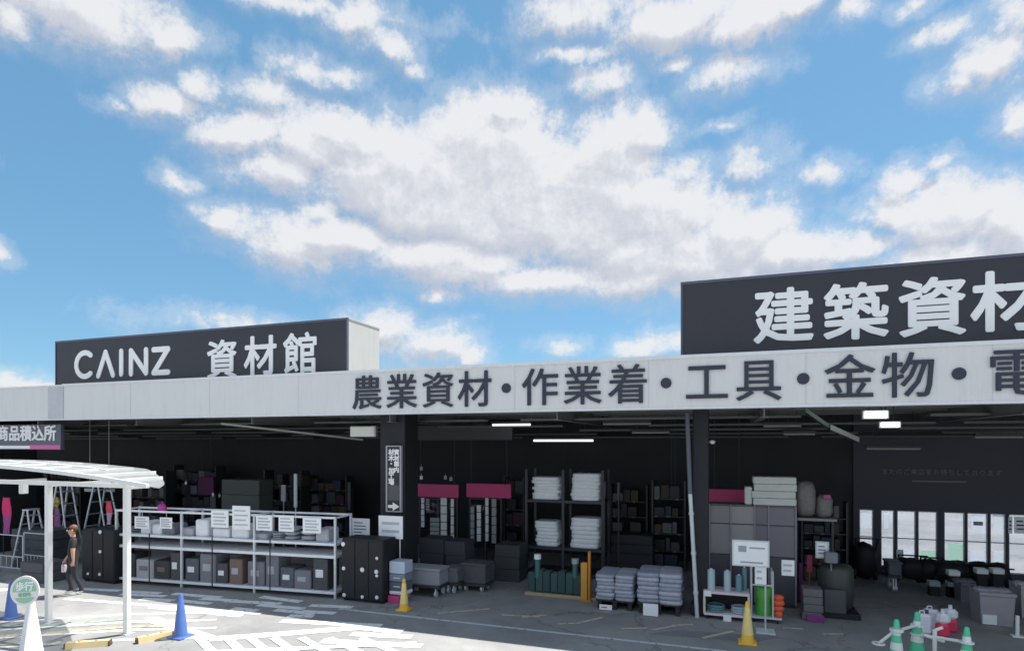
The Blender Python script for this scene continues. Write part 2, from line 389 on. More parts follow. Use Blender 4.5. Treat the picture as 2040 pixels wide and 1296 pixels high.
for a, b_ in [((462,1211),(512,1216)),((515,1204),(606,1212)),((618,1205),(702,1209)),((548,1214),(628,1222)),((600,1217),(668,1221)),((575,1226),(625,1227)),
              ((240,1183),(330,1187)),((345,1182),(440,1190)),((400,1192),(470,1196)),((450,1196),(560,1202)),((520,1188),(600,1198)),((280,1192),(345,1196)),((150,1172),(240,1176)),
              ((255,1178),(320,1181)),((360,1196),(420,1202))]:
    strip([a, b_], .22, mb=hat)
struct('hatched_crossing_line', hat, M_LINE)
sun_l = MB()
strip([(300,1232),(420,1272),(560,1262),(720,1249),(800,1258)], .30, .0045, sun_l)
struct('bay_line', sun_l, M_LINE)
dg_ = MB()
for x0, x1 in ((395,425),(452,484),(498,536),(545,590),(600,655),(655,720),(720,790)):
    strip([(x0, 1270), (x1, 1300)], .17, .009, dg_)
strip([(400,1300),(830,1281)], .18, .013, dg_)
struct('diagonal_line', dg_, M_LINE)
lf = MB()
for y in (1225, 1240, 1256, 1275): strip([(-40, y+16), (255, y-2), (430, y-6)], .13, .0042, lf)
strip([(130,1192),(520,1222)], .16, .0042, lf); strip([(560,1236),(760,1246)], .25, .0042, lf); strip([(640,1276),(840,1286)], .25, .0042, lf); strip([(700,1262),(820,1268)], .25, .0042, lf)
strip([(-30,1176),(18,1174)], .3, .0042, lf); strip([(300,1208),(480,1226)], .2, .0042, lf)
struct('parking_line', lf, M_LINE)
yl = MB(); strip([(-40, 1270), (130, 1258), (255, 1248), (330, 1247)], .13, .0084, yl); strip([(-40, 1285), (120, 1278)], .13, .0084, yl); struct('yellow_guide_line', yl, M_YL)
gl_ = MB(); strip([(-40, 1249), (130, 1243), (250, 1233)], .12, .0084, gl_); struct('green_guide_line', gl_, M_GL)
fl = MB()
for a, b_ in [((872,1221),(930,1216)),((930,1216),(975,1212)),((1000,1224),(1075,1228)),((1040,1229),(1090,1224)),((1110,1242),(1150,1241)),((1150,1241),(1200,1229)),((1232,1252),(1290,1250)),((1300,1254),(1345,1246)),((1400,1270),(1462,1256)),((1340,1245),(1380,1243)),((1560,1250),(1600,1252)),((1640,1262),(1680,1262))]:
    strip([a, b_], .09, .0042, fl)
struct('worn_floor_line', fl, M_YL if False else paint('worn_cream_paint', (.55, .50, .40), .52))
# manhole-like repair patch
pt = MB(); pt.sheet([G(1290,1262), G(1500,1278), G(1560,1268), G(1350,1254)], .0025); struct('asphalt_patch', pt, mat('patch_asphalt', (.20,.20,.21), .9, var=.2, scale=20, bump=.3))
pg = MB(); rw = random.Random(5)
# ------------------------------------------------------------------ the store building
YF = 13.0
FZ0 = Z_(1357, 814.5, YF); FZ1 = Z_(1357, 709, YF)
XL = X_(126, YF)
store = T('store_building', 'long low home centre with pale grey lettered fascia over a dark open hall', 'building', (0, 16, 0))
XE, XW = 26.0, -60.0
YB = 20.0
fas = MB(); fas.box(XL, XE, YF, YF+.25, FZ0+.045, FZ1-.05)
fascia = store.part('fascia', fas, M_FASCIA)
tr = MB(); tr.box(XL-.02, XE, YF-.03, YF+.26, FZ1-.05, FZ1+.02); tr.box(XL-.02, XE, YF-.02, YF+.26, FZ0, FZ0+.045)
store.part('fascia_trim', tr, M_TRIM, fascia)
YLp = YF+.012
XJ = X_(97, YF); fl2 = MB(); fl2.box(XW, XL-.001, YLp, YF+.25, FZ0+.045, FZ1-.05)
fas2 = store.part('fascia', fl2, M_FASCIA, label='left end of the fascia beyond the joint cover')
jc = MB(); jc.box(XJ, XL+.02, YF-.022, YF-.001, FZ0+.046, FZ1-.051); store.part('joint_cover', jc, mat('joint_cover_grey', (.58,.585,.62), .5, streak=.2), fascia)
tr = MB(); tr.box(XW, XL+.0, YLp-.03, YLp, FZ1-.05, FZ1+.0); tr.box(XW, XL, YLp-.02, YLp, FZ0+.0, FZ0+.045); store.part('fascia_trim', tr, M_TRIM, fas2)
# vertical panel joints on the fascia, with screw heads
xj = XL+2.9; M_JOINT = mat('joint_grey', (.62,.63,.66), .5)
while xj < XE:
    jb_ = MB(); jb_.box(xj-.006, xj+.006, YF-.006, YF-.0005, FZ0+.046, FZ1-.051)
    store.part('panel_joint', jb_, M_JOINT, fascia); xj += 3.03
for i, (ch, px) in enumerate([('農',732),('業',801),('資',873),('材',946),('・',1009),('作',1076),('業',1161),('着',1250),('・',1327),('工',1408),('具',1511),('・',1600),('金',1692),('物',1807),('・',1910),('電',2027),('材',2160),('・',2300)]):
    zc = (FZ0+FZ1)/2
    if ch == '・':
        d_ = MB(); x = X_(px, YF); d_.lathe([(.112, 0), (.112, .03)], n=24, M=Matrix.Translation((x, YF-.002, zc)) @ ROTX)
        store.part('lettering_dot', d_, M_DLET, fascia)
    else:
        wall_text(store, 'letter', ch, X_(px, YF), YF-.028, zc, .90, M_DLET, fascia, .012, .008)
# roof, ceiling, walls
rf = MB(); rf.box(XW, XE, YF+.25, YB+.35, 4.98, 5.22); store.part('roof', rf, mat('roof_sheet', (.3,.31,.32), .6))
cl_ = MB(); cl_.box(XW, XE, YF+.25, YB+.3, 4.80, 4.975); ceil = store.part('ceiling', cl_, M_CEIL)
M_BEAM = mat('grey_beam_paint', (.17,.18,.18), .5, var=.2)
for i in range(18):   # beams across the hall
    b_ = MB(); x = -52+i*4.4; b_.box(x-.08, x+.08, YF+.3, YB, 4.36, 4.37); b_.box(x-.012, x+.012, YF+.3, YB, 4.37, 4.79); b_.box(x-.08, x+.08, YF+.3, YB, 4.79, 4.80); store.part('ceiling_beam', b_, M_BEAM, ceil)
for y in (14.3, 15.9, 17.4, 18.9):
    b_ = MB(); b_.box(XW, XE, y-.05, y+.05, 4.62, 4.78); store.part('purlin', b_, M_BEAM, ceil)
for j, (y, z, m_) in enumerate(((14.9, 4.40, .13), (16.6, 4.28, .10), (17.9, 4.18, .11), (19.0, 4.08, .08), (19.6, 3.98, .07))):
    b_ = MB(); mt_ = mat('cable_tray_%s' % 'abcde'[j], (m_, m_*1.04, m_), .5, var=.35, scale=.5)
    xx = XW
    rr0 = random.Random(j)
    while xx < XE:
        L0 = rr0.uniform(3, 7); b_.box(xx, min(XE, xx+L0), y-.12, y+.12, z, z+.05); xx += L0+rr0.uniform(.5, 2.5)
    store.part('cable_tray', b_, mt_, ceil)
# back wall with window openings on the right
wins = [(1712,1741,1018,1118),(1755,1783,1018,1118),(1787,1826,1018,1122),(1829,1869,1018,1140),(1881,1924,1019,1136),(1927,1970,1021,1136),(1973,2006,1021,1134),(2010,2062,1024,1132),(2075,2130,1026,1140)]
wx = []
bw = MB()
ztop = Z_(1850, 1018, YB); 
prev = X_(1700, YB)
zb_ = 0.22
for (a, b_, t_, bt) in wins:
    xa, xb = X_(a, YB), X_(b_, YB)
    bw.box(prev, xa, YB, YB+.16, zb_, ztop); wx.append((xa, xb)); prev = xb
bw.box(prev, XE, YB, YB+.16, zb_, ztop)
bw.box(X_(1700, YB), XE, YB, YB+.16, ztop, 4.80); bw.box(X_(1700, YB), XE, YB, YB+.16, 0, zb_)
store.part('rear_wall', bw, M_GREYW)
for (xa, xb) in wx:
    w_ = MB()
    for (p0, p1, q0, q1) in ((xa, xa+.03, zb_, ztop), (xb-.03, xb, zb_, ztop), (xa+.03, xb-.03, ztop-.03, ztop), (xa+.03, xb-.03, zb_, zb_+.04)):
        w_.box(p0, p1, YB+.05, YB+.12, q0, q1)
    w_.box(xa+.03, xb-.03, YB+.06, YB+.11, 1.05, 1.08)
    fo = store.part('window', w_, mat('aluminium_frame', (.35,.36,.38), .4, .5))
    p_ = MB(); p_.box(xa+.03, xb-.03, YB+.08, YB+.085, zb_+.04, ztop-.03); store.part('pane', p_, glass(), fo)
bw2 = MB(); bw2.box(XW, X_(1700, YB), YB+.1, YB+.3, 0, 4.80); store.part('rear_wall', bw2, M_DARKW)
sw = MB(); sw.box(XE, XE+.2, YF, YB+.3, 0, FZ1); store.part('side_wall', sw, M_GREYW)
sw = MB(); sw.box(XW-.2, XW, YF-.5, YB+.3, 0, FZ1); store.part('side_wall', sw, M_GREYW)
# inner pale header panel seen between the pillars
hp = MB(); hp.box(X_(812, 16.5), X_(1020, 16.5), 16.5, 16.6, Z_(812, 876, 16.5), Z_(812, 848, 16.5)); store.part('bulkhead', hp, mat('grey_bulkhead', (.06,.062,.07), .7))
# pillars
PX1, PY1 = X_(779, 13.7), 13.7
def pillar(px0, px1, Y, m=M_DARKW):
    p_ = MB(); x0, x1 = X_(px0, Y), X_(px1, Y); p_.box(x0, x1, Y, Y+(x1-x0), 0, 4.80, bev=.02)
    p_.box(x0-.04, x1+.04, Y-.04, Y+(x1-x0)+.04, 0, .25, bev=.02); return store.part('pillar', p_, m)
pillar(757, 806, 13.6); pillar(1380, 1412, 13.9); pillar(-60, -10, 13.6)
pillar(2240, 2290, 13.9)
pp = MB(); a = F(1375, 983, 13.75); b_ = F(1389, 1229, 13.75); pp.tube((b_.x, b_.y-.0, 0), a, .045, n=12)
c_ = F(1369, 822, 13.75)
for z in (.5, 1.3, 2.1): q = b_.lerp(a, z/2.5); pp.tube(q-Vector((0, 0, .03)), q+Vector((0, 0, .03)), .058, n=12)
dpipe = store.part('downpipe', pp, M_GALV)
pp = MB(); pp.tube(a, c_, .05, n=12); store.part('upper_pipe', pp, mat('dark_blue_pipe', (.10,.11,.15), .5), dpipe)
jb = MB(); q = F(1419, 884, 14.0); jb.lathe([(.02, 0), (.06, .02), (.07, .06), (.03, .09)], c=q, n=14); store.part('floodlight', jb, M_GALV)
# faint farewell wording on the grey rear wall
rear = [c for c in KIDS(store.o) if c.name.startswith('rear_wall')][0]
M_FAINT = mat('faint_grey_letter', (.17, .17, .20), .6)
x0, x1 = X_(1758, YB), X_(1995, YB)
wall_text(store, 'lettering', 'またのご来店をお待ちしております', (x0+x1)/2, YB-.012, Z_(1875, 940, YB), .2, M_FAINT, rear, .008, .002, fitw=x1-x0)
u_ = MB(); u_.box(X_(1817, YB), X_(1925, YB), YB-.02, YB-.002, Z_(1870, 960, YB), Z_(1870, 957, YB)); store.part('underline', u_, M_FAINT, rear)

# ------------------------------------------------------------------ rooftop signs
YS = 13.8
def roof_sign(label, px0, px1, ytop_px, yref, side_px, z0):
    x0, x1 = X_(px0, YS), X_(px1, YS); zt = Z_(px1 if side_px else px0, yref, YS)
    depth = 1.6
    t = T('rooftop_sign', label, 'sign', ((x0+x1)/2, YS, z0))
    b_ = MB(); b_.box(x0, x1, YS+.03, YS+depth, z0, zt-.02); t.part('sign_casing', b_, M_CONC); b_ = MB(); b_.box(x0-.02, x1+.02, YS+.06, YS+depth+.02, zt-.02, zt+.01); t.part('cap_flashing', b_, M_CONC)
    f_ = MB(); f_.box(x0+.03, x1-.03, YS, YS+.03, z0+.03, zt-.05); pn = t.part('sign_face', f_, M_SIGN)
    r_ = MB()
    M_EDGE = mat('sign_edge_trim', (.10, .105, .15), .4)
    r_.box(x0-.01, x1+.01, YS-.015, YS+.05, zt-.05, zt+.01); r_.box(x0-.01, x0+.03, YS-.015, YS+.05, z0, zt-.05); r_.box(x1-.03, x1+.01, YS-.015, YS+.05, z0, zt-.05)
    r_.box(x0+.03, x1-.03, YS-.012, YS+.05, z0, z0+.03)
    t.part('edge_trim', r_, M_EDGE)
    for xx in (x0+.5, (x0+x1)/2, x1-.5):
        l_ = MB(); l_.box(xx-.06, xx+.06, YS+.4, YS+.52, 5.22, z0+.0); t.part('support_leg', l_, M_STEEL)
    return t, x0, x1, zt, pn
s1, sx0, sx1, szt, pn1 = roof_sign('navy rooftop sign with a latin brand word and three large kanji, pale side wall', 111, 692, 681, 633, True, 5.35)
for ch, px, py in (('資', 443, 716), ('材', 519, 709), ('館', 598, 704)):
    wall_text(s1, 'letter', ch, X_(px, YS), YS-.016, Z_(px, py, YS), 1.20, M_LET, pn1, .010, .024)
def strokes(t, segs, px, pyb, pyt, W_px, parent):
    x0, x1 = X_(px, YS), X_(px+W_px, YS); zb = Z_(px+W_px/2, pyb, YS); zt = Z_(px+W_px/2, pyt, YS)
    m_ = MB(); r = .085
    rr = r/(x1-x0), r/(zt-zb)
    k = 0
    for seg in segs:
        pts = [(x0+r+(x1-x0-2*r)*u, zb+r+(zt-zb-2*r)*v) for u, v in seg]
        for (ax, az_), (bx, bz) in zip(pts, pts[1:]):
            k += 1; Y0, Y1 = YS-.025-.0006*k, YS-.001
            dx, dz = bx-ax, bz-az_; l = math.hypot(dx, dz); dx /= l; dz /= l
            out = []
            for i in range(9):
                th = math.pi/2+math.pi*i/8; out.append((ax+r*(dx*math.cos(th)-dz*math.sin(th)), az_+r*(dz*math.cos(th)+dx*math.sin(th))))
            for i in range(9):
                th = -math.pi/2+math.pi*i/8; out.append((bx+r*(dx*math.cos(th)-dz*math.sin(th)), bz+r*(dz*math.cos(th)+dx*math.sin(th))))
            n = len(out); vs = [(x, Y0, z) for x, z in out]+[(x, Y1, z) for x, z in out]
            m_.add(vs, [tuple(range(n)), tuple(range(2*n-1, n-1, -1))]+[(i, i+n, (i+1) % n+n, (i+1) % n) for i in range(n)])
    t.part('letter', m_, M_LET, parent)
arc = [(.5+.55*math.cos(R(th)), .5+.5*math.sin(R(th))) for th in range(50, 311, 20)]
strokes(s1, [arc], 151, 755, 697, 39, pn1)
strokes(s1, [[(0, 0), (.5, 1), (1, 0)]], 193, 753, 696, 37, pn1)
strokes(s1, [[(.5, 0), (.5, 1)]], 236, 750, 694, 13, pn1)
strokes(s1, [[(0, 0), (0, 1), (1, 0), (1, 1)]], 258, 749, 692, 38, pn1)
strokes(s1, [[(0, 1), (1, 1), (0, 0), (1, 0)]], 303, 747, 690, 37, pn1)
s2, kx0, kx1, kzt, pn2 = roof_sign('large navy rooftop sign with big white kanji standing right above the fascia', 1357, 2420, 562, 563, False, 5.60)
for ch, px, py in (('建', 1560, 629), ('築', 1704, 621), ('資', 1856, 612), ('材', 2006, 600), ('館', 2180, 590)):
    if px < 2060: wall_text(s2, 'letter', ch, X_(px, YS), YS-.016, Z_(px, py, YS), 1.20, M_LET, pn2, .010, .028)

# ------------------------------------------------------------------ lights under the ceiling
M_TUBE = mat('lit_tube', (1, .98, .93), .4, emit=1.6); M_DIM = mat('unlit_tube', (.30, .30, .28), .5)
def lamp(px0, px1, py, Y, m, label, th=.035, grp=None):
    a, b_ = F(px0, py, Y), F(px1, py, Y)
    t = T('ceiling_lamp', label, 'ceiling lamp', ((a.x+b_.x)/2, Y, a.z), grp)
    c_ = MB(); c_.box(a.x, b_.x, Y-.08, Y+.08, a.z+th, a.z+th+.06, bev=.01); t.part('housing', c_, M_GALV if m is M_TUBE else M_STEEL)
    c_ = MB(); c_.tube((a.x+.02, Y, a.z), (b_.x-.02, Y, a.z), th, n=10); t.part('tube', c_, m)
    for x in (a.x+.15*(b_.x-a.x), b_.x-.15*(b_.x-a.x)):
        c_ = MB(); c_.tube((x, Y, a.z+th+.06), (x, Y, 4.80), .008, n=6); t.part('hanger', c_, M_STEEL)
lamp(980, 1058, 846, 16.0, M_DIM.copy() if False else mat('weak_tube', (.8,.8,.78), .4, emit=.6), 'short glowing ceiling tube nearest the lettered fascia', .03)
lamp(1062, 1183, 877, 18.5, mat('weak_tube', (.8,.8,.78)), 'long glowing ceiling tube hanging above the white bag bundles')
lamp(1200, 1298, 844, 16.5, M_DIM, 'unlit ceiling tube left of the pipe pillar, upper row')
lamp(1258, 1335, 861, 17.5, M_DIM, 'unlit ceiling tube left of the pipe pillar, lower row')
lamp(1520, 1598, 848, 16.5, M_DIM, 'unlit ceiling tube right of the pipe pillar')
lamp(1560, 1625, 864, 17.5, M_DIM, 'unlit ceiling tube before the bright slanting panels')
lamp(1940, 2040, 870, 18, M_DIM, 'unlit ceiling tube over the window row at right')
lamp(1725, 1835, 893, 18.5, M_DIM, 'unlit low ceiling tube above the wall wording')
# roof glow and skylights, simplified to box lamps
def skylight(px0, px1, py0, py1, Y, label, m):
    a, b_ = F(px0, py1, Y), F(px1, py1, Y); z1_ = Z_(px0, py0, Y)
    t = T('ceiling_lamp', label, 'ceiling lamp', ((a.x+b_.x)/2, Y, a.z))
    c_ = MB(); c_.box(a.x-.03, b_.x+.03, Y+.01, Y+.12, a.z-.02, z1_+.02); t.part('housing', c_, M_GALV)
    c_ = MB(); c_.box(a.x, b_.x, Y-.03, Y+.01, a.z, z1_, bev=.01); t.part('diffuser', c_, m)
    c_ = MB(); c_.tube((a.x+.1, Y+.06, z1_+.02), (a.x+.1, Y+.06, 4.80), .01, n=6); c_.tube((b_.x-.1, Y+.06, z1_+.02), (b_.x-.1, Y+.06, 4.80), .01, n=6); t.part('hanger', c_, M_STEEL)
skylight(1722, 1768, 819, 832, 14.6, 'bright white box lamp right under the fascia edge', mat('lit_diffuser', (.92,1,.95), .4, emit=.9))
skylight(1755, 1792, 841, 850, 15.4, 'smaller bright white box lamp just below its larger neighbour', mat('lit_diffuser', (.92,1,.95)))
skylight(699, 746, 850, 868, 14.6, 'dull grey wide box lamp left of the sign pillar', mat('dull_diffuser', (.55,.57,.53), .5, emit=.12))
# slanting streaks of roof glow, put in as made-up pale bars
def gleam(p0, p1, Y0, Y1, w, label, m):
    a, b_ = F(*p0, Y0), F(*p1, Y1); t = T('roof_gleam', label, 'roof brace', b_)
    d_ = (b_-a); n = MB(); up = Vector((0, 0, w))
    sd = Vector((0, .06, 0))
    vs = [a, b_, b_+up, a+up, a+sd, b_+sd, b_+up+sd, a+up+sd]
    n.add(vs, [(0, 1, 2, 3), (7, 6, 5, 4), (0, 4, 5, 1), (3, 2, 6, 7), (0, 3, 7, 4), (1, 5, 6, 2)]); t.part('gleam_bar', n, m)
    n = MB(); n.add([v+Vector((0, .07, -.03)) for v in vs], [(0, 1, 2, 3), (7, 6, 5, 4), (0, 4, 5, 1), (3, 2, 6, 7), (0, 3, 7, 4), (1, 5, 6, 2)]); t.part('gleam_back', n, M_STEEL)
gleam((440, 845), (722, 877), 14.0, 17.0, .055, 'long pale roof brace slanting over the shelving rack', mat('pale_gleam', (.60,.63,.57), .4, 0))
gleam((1655, 855), (1712, 880), 14.4, 16.0, .11, 'short pale roof brace beside the two bright lamps', mat('pale_gleam', (.42,.45,.40)))
gleam((1605, 820), (1660, 858), 13.6, 14.6, .09, 'greenish roof brace left of the two bright lamps', mat('green_gleam', (.2,.27,.2), .4, .2))

# ------------------------------------------------------------------ signs under the fascia
def lines(mb, x0, x1, Y, z0, z1, n, seed=0, th=.35):
    r = random.Random(seed); h = (z1-z0)/n
    for i in range(n):
        z = z0+h*(i+.5); w = r.uniform(.55, 1)*(x1-x0); mb.box(x0, x0+w, Y-.003, Y, z-h*th/2, z+h*th/2)
    return mb
t = T('hanging_sign', 'dark hanging sign with five white kanji above a pink and white stripe', 'sign', F(60, 895, 13.3))
YH = 13.3; x0, x1 = X_(-25, YH), X_(121, YH); z0, z1 = Z_(60, 895, YH), Z_(60, 845, YH)
b_ = MB(); b_.box(x0, x1, YH, YH+.12, z0, z1, bev=.01); pn = t.part('panel', b_, mat('slate_panel', (.11,.12,.16), .5))
wall_text(t, 'lettering', '商品積込所', (X_(-4, YH)+X_(113, YH))/2, YH-.012, Z_(60, 862, YH), .5, M_LET, pn, .01, .012, fitw=X_(112, YH)-X_(-3, YH), fith=Z_(60, 848, YH)-Z_(60, 878, YH), em=False)
b_ = MB(); b_.box(x0+.02, X_(60, YH), YH-.01, YH-.001, z0+.03, z0+.13); t.part('white_stripe', b_, M_LET, pn)
b_ = MB(); b_.box(X_(60, YH), x1-.02, YH-.012, YH-.001, z0+.02, z0+.15); t.part('pink_stripe', b_, mat('pink_stripe', (.75,.13,.38), .5), pn)
for xx in (x0+.3, x1-.3):
    b_ = MB(); b_.tube((xx, YH+.06, z1), (xx, YH+.06, 4.80), .012, n=6); t.part('hanger', b_, M_STEEL)
# vertical sign on the pillar
YV = 13.5
t = T('vertical_sign', 'tall narrow black sign with two columns of white writing on the pillar', 'sign', F(783, 1020, YV))
x0, x1 = X_(770, YV), X_(799, YV); z0, z1 = Z_(783, 1019, YV), Z_(783, 887, YV)
b_ = MB(); b_.box(x0, x1, YV, YV+.06, z0, z1); pn = t.part('panel', b_, mat('black_panel', (.025,.024,.028), .5))
b_ = MB()
for q in ((x0-.01, x0+.03, z0, z1), (x1-.03, x1+.01, z0, z1), (x0+.03, x1-.03, z1-.03, z1), (x0+.03, x1-.03, z0, z0+.03)): b_.box(q[0], q[1], YV-.02, YV+.065, q[2], q[3])
t.part('frame', b_, mat('grey_sign_frame', (.42,.40,.42), .5))
cL, cR = X_(780, YV), X_(790.5, YV); pw = X_(787, YV)-X_(777, YV)
for (ch, c, py, s) in [('材', cL, 900, 1), ('木', cL, 912, 1), ('・', cL, 923, 1), ('加', cL, 937, 1), ('工', cL, 949, 1), ('場', cL, 959, 1), ('資', cR, 900, .9), ('材', cR, 912, .9), ('館', cR, 923, .9), ('内', cR, 935, .9)]:
    wall_text(t, 'letter', ch, c, YV-.01, Z_(783, py, YV), .17*s, M_LET, pn, .005, .006)
b_ = MB(); b_.box(x0+.05, x1-.05, YV-.004, YV, Z_(783, 996, YV), Z_(783, 966, YV)); t.part('grey_field', b_, mat('grey_field', (.10,.10,.10), .6), pn)
zc = Z_(783, 1008, YV); b_ = MB(); b_.add([(x0+.05, YV-.012, zc-.04), (x0+.05, YV-.012, zc+.04), (x0+.19, YV-.012, zc+.04), (x0+.19, YV-.012, zc+.11), (x1-.04, YV-.012, zc), (x0+.19, YV-.012, zc-.11), (x0+.19, YV-.012, zc-.04)], [(6, 5, 4, 3, 2, 1, 0)]); t.part('arrow', b_, M_LET, pn)

def board(name, label, cat, px0, px1, py0, py1, Y, n=3, post=False, m=None, seed=0, frame=False, grp=None, pmat=None):
    x0, x1 = X_(px0, Y), X_(px1, Y); z0, z1 = Z_((px0+px1)/2, py1, Y), Z_((px0+px1)/2, py0, Y)
    t = T(name, label, cat, ((x0+x1)/2, Y, 0 if post else z0), grp)
    b_ = MB(); b_.box(x0, x1, Y, Y+(.004 if name == 'window_poster' else .025), z0, z1, bev=0 if name == 'window_poster' else .004); pn = t.part('panel', b_, m or M_PAPER)
    if frame:
        b_ = MB(); w = .025
        for q in ((x0-w, x0, z0-w, z1+w), (x1, x1+w, z0-w, z1+w), (x0, x1, z1, z1+w), (x0, x1, z0-w, z0)): b_.box(q[0], q[1], Y-.01, Y+.03, q[2], q[3])
        t.part('frame', b_, M_GALV)
    if n:
        w, h = x1-x0, z1-z0; b_ = lines(MB(), x0+.14*w, x1-.12*w, Y-.001, z0+.15*h, z1-.15*h, n, seed); t.part('print', b_, pmat or M_PRINT, pn)
    if post:
        b_ = MB(); xc = x0+post*(x1-x0); b_.tube((xc, Y+.04, .03), (xc, Y+.04, z1-.05), .018, n=8); t.part('pole', b_, M_GALV)
        b_ = MB(); b_.box(xc-.18, xc+.18, Y-.14, Y+.22, 0, .03, bev=.008); t.part('foot_plate', b_, M_GALV)
    return t
board('notice_board', 'small white notice left of the sign pillar, above the black panel', 'notice', 700, 736, 1032, 1068, 13.58, 4, seed=1)
board('notice_stand', 'white notice board on a thin grey pole in front of the sign pillar', 'notice stand', 754, 802, 1027, 1072, 13.0, 2, post=.86, seed=2, pmat=mat('pale_print', (.5,.52,.56), .6))
board('notice_stand', 'wide white notice board over the green roll trolley', 'notice stand', 1461, 1530, 1078, 1125, 13.1, 0, post=.93, frame=True, seed=3)
t = [o for o in bpy.data.objects if o.name.startswith('notice_stand')][-1]
NB = [o for o in bpy.data.objects if o.name.startswith('notice_stand') and 'wide' in o['label']][0]
b_ = MB(); Yn = 13.1-.001
b_.box(X_(1471,Yn), X_(1487,Yn), Yn-.004, Yn, Z_(1495,1099,Yn), Z_(1495,1087,Yn)); b_.box(X_(1493,Yn), X_(1524,Yn), Yn-.004, Yn, Z_(1495,1092,Yn), Z_(1495,1089,Yn)); b_.box(X_(1475,Yn), X_(1520,Yn), Yn-.004, Yn, Z_(1495,1121,Yn), Z_(1495,1118,Yn))
me = b_.mesh('print', mat('pale_blue_print', (.30,.36,.42), .6), NB.location); link('print', me, [k for k in KIDS(NB) if k.name.startswith('panel')][0])
board('notice_board', 'plain white card below the wide notice board, over the green roll', 'notice', 1504, 1527, 1126, 1163, 13.12, 2, seed=4, pmat=mat('pale_print', (.5,.52,.56)))
board('notice_board', 'white notice right of the green roll trolley, grey lower half', 'notice', 1557, 1583, 1115, 1146, 13.6, 2, seed=5, pmat=mat('pale_print', (.5,.52,.56)))
board('notice_board', 'small framed notice with dark print right of the tall glass cabinet', 'notice', 1627, 1649, 1080, 1109, 15.0, 3, frame=True, seed=6)
board('window_poster', 'blank white square poster at the top of the leftmost window, above dark machines', 'poster', 1714, 1739, 1022, 1052, YB+.122, 0, m=backlit('backlit_paper', (.88,.89,.90)))
board('notice_board', 'narrow white poster on the first window', 'notice', 1759, 1771, 1022, 1054, YB+.122, 0, m=backlit('backlit_paper', (.88,.89,.90)))
board('notice_board', 'tiny white card standing below the shortest sacks at right', 'notice', 1786, 1800, 1094, 1110, 19.9, 0)
for i, (a, b2, c, d2, lab) in enumerate([(1935,1963,1026,1058,'large white poster with a small dark mark, on the fifth window'),(1978,2001,1025,1060,'white poster on the sixth window'),(1888,1922,1082,1128,'pale green poster at the foot of the fourth window'),(1933,1968,1095,1128,'white poster at the foot of the fifth window'),(1979,2002,1097,1123,'small white poster at the foot of the sixth window'),(1834,1869,1096,1126,'pale green poster at the foot of the third window'),(1796,1827,1094,1108,'low wide white poster at the foot of the second window')]):
    board('window_poster', lab, 'poster', a, b2, c, d2, YB+.122, 1 if i in (0,) else 0, seed=i, m=backlit('pale_green_poster', (.70,.85,.74)) if 'green' in lab else backlit('backlit_paper', (.88,.89,.90)))
for i in range(2):
    board('slatted_sign', 'striped white sign high at the right edge' if i == 0 else 'narrow striped white sign right of the sixth window', 'sign', (2021, 2009)[i], (2050, 2017)[i], 1029, 1062, 19.6, 3, seed=9+i, pmat=M_BLACK)
# red headers
def header(px0, px1, py0, py1, Y, label, m=M_RED):
    x0, x1 = X_(px0, Y), X_(px1, Y); z0, z1 = Z_((px0+px1)/2, py1, Y), Z_((px0+px1)/2, py0, Y)
    t = T('aisle_header', label, 'header board', ((x0+x1)/2, Y, z0))
    b_ = MB(); b_.box(x0, x1, Y, Y+.06, z0, z1, bev=.01); t.part('panel', b_, m)
    for xx in (x0+.15, x1-.15):
        b_ = MB(); b_.tube((xx, Y+.03, z1), (xx, Y+.03, 4.80), .01, n=6); t.part('hanger', b_, M_STEEL)
header(829, 913, 964, 990, 17.5, 'dark red header board above the left doorway')
header(929, 1018, 963, 991, 17.5, 'dark red header board above the right doorway')
header(1412, 1484, 974, 1001, 17.5, 'dark red header board above the glass cabinet')
header(1327, 1355, 972, 992, 18.5, 'small dim purple header board left of the pipe pillar', mat('dim_purple', (.12,.02,.09), .6))
header(395, 425, 950, 985, 18.5, 'dim purple header board far back over the shelving rack', mat('dim_purple', (.12,.02,.09)))
# doorways; bright glass put in as pale and dull upright strips
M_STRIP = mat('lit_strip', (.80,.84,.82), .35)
def doorway(px0, px1, label, strips):
    Y = 17.7; x0, x1 = X_(px0, Y), X_(px1, Y); zt = Z_(px0, 990, Y)
    t = T('glass_doorway', label, 'doorway', ((x0+x1)/2, Y, 0))
    b_ = MB(); b_.box(x0, x0+.06, Y, Y+.08, 0, zt); b_.box(x1-.06, x1, Y, Y+.08, 0, zt); b_.box(x0+.06, x1-.06, Y, Y+.08, zt-.06, zt); b_.box((x0+x1)/2-.03, (x0+x1)/2+.03, Y, Y+.08, 0, zt-.06); t.part('frame', b_, M_STEEL)
    b_ = MB(); b_.box(x0+.06, x1-.06, Y+.03, Y+.036, 0, zt-.06); t.part('pane', b_, glass())
    for (a, w, y0, y1, m) in strips:
        b_ = MB(); xa = X_(a-w/2, Y-.05); xb = X_(a+w/2, Y-.05); zA, zB = Z_(a, y1, Y-.05), Z_(a, y0, Y-.05)
        n = 5; h = (zB-zA)/n
        for i in range(n):
            b_.box(xa, xb, Y-.06, Y-.02, zA+i*h+.012, zA+(i+1)*h-.012, bev=.005)
        t.part('glass_strip', b_, m)
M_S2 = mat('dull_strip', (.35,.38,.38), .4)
doorway(834, 912, 'left glass doorway with bright upright strips under a red header', [(842,6,990,1050,M_STRIP),(852,7,992,1016,M_S2),(884,12,990,1072,M_STRIP),(901,6,992,1080,M_STRIP),(866,18,1030,1076,M_S2)])
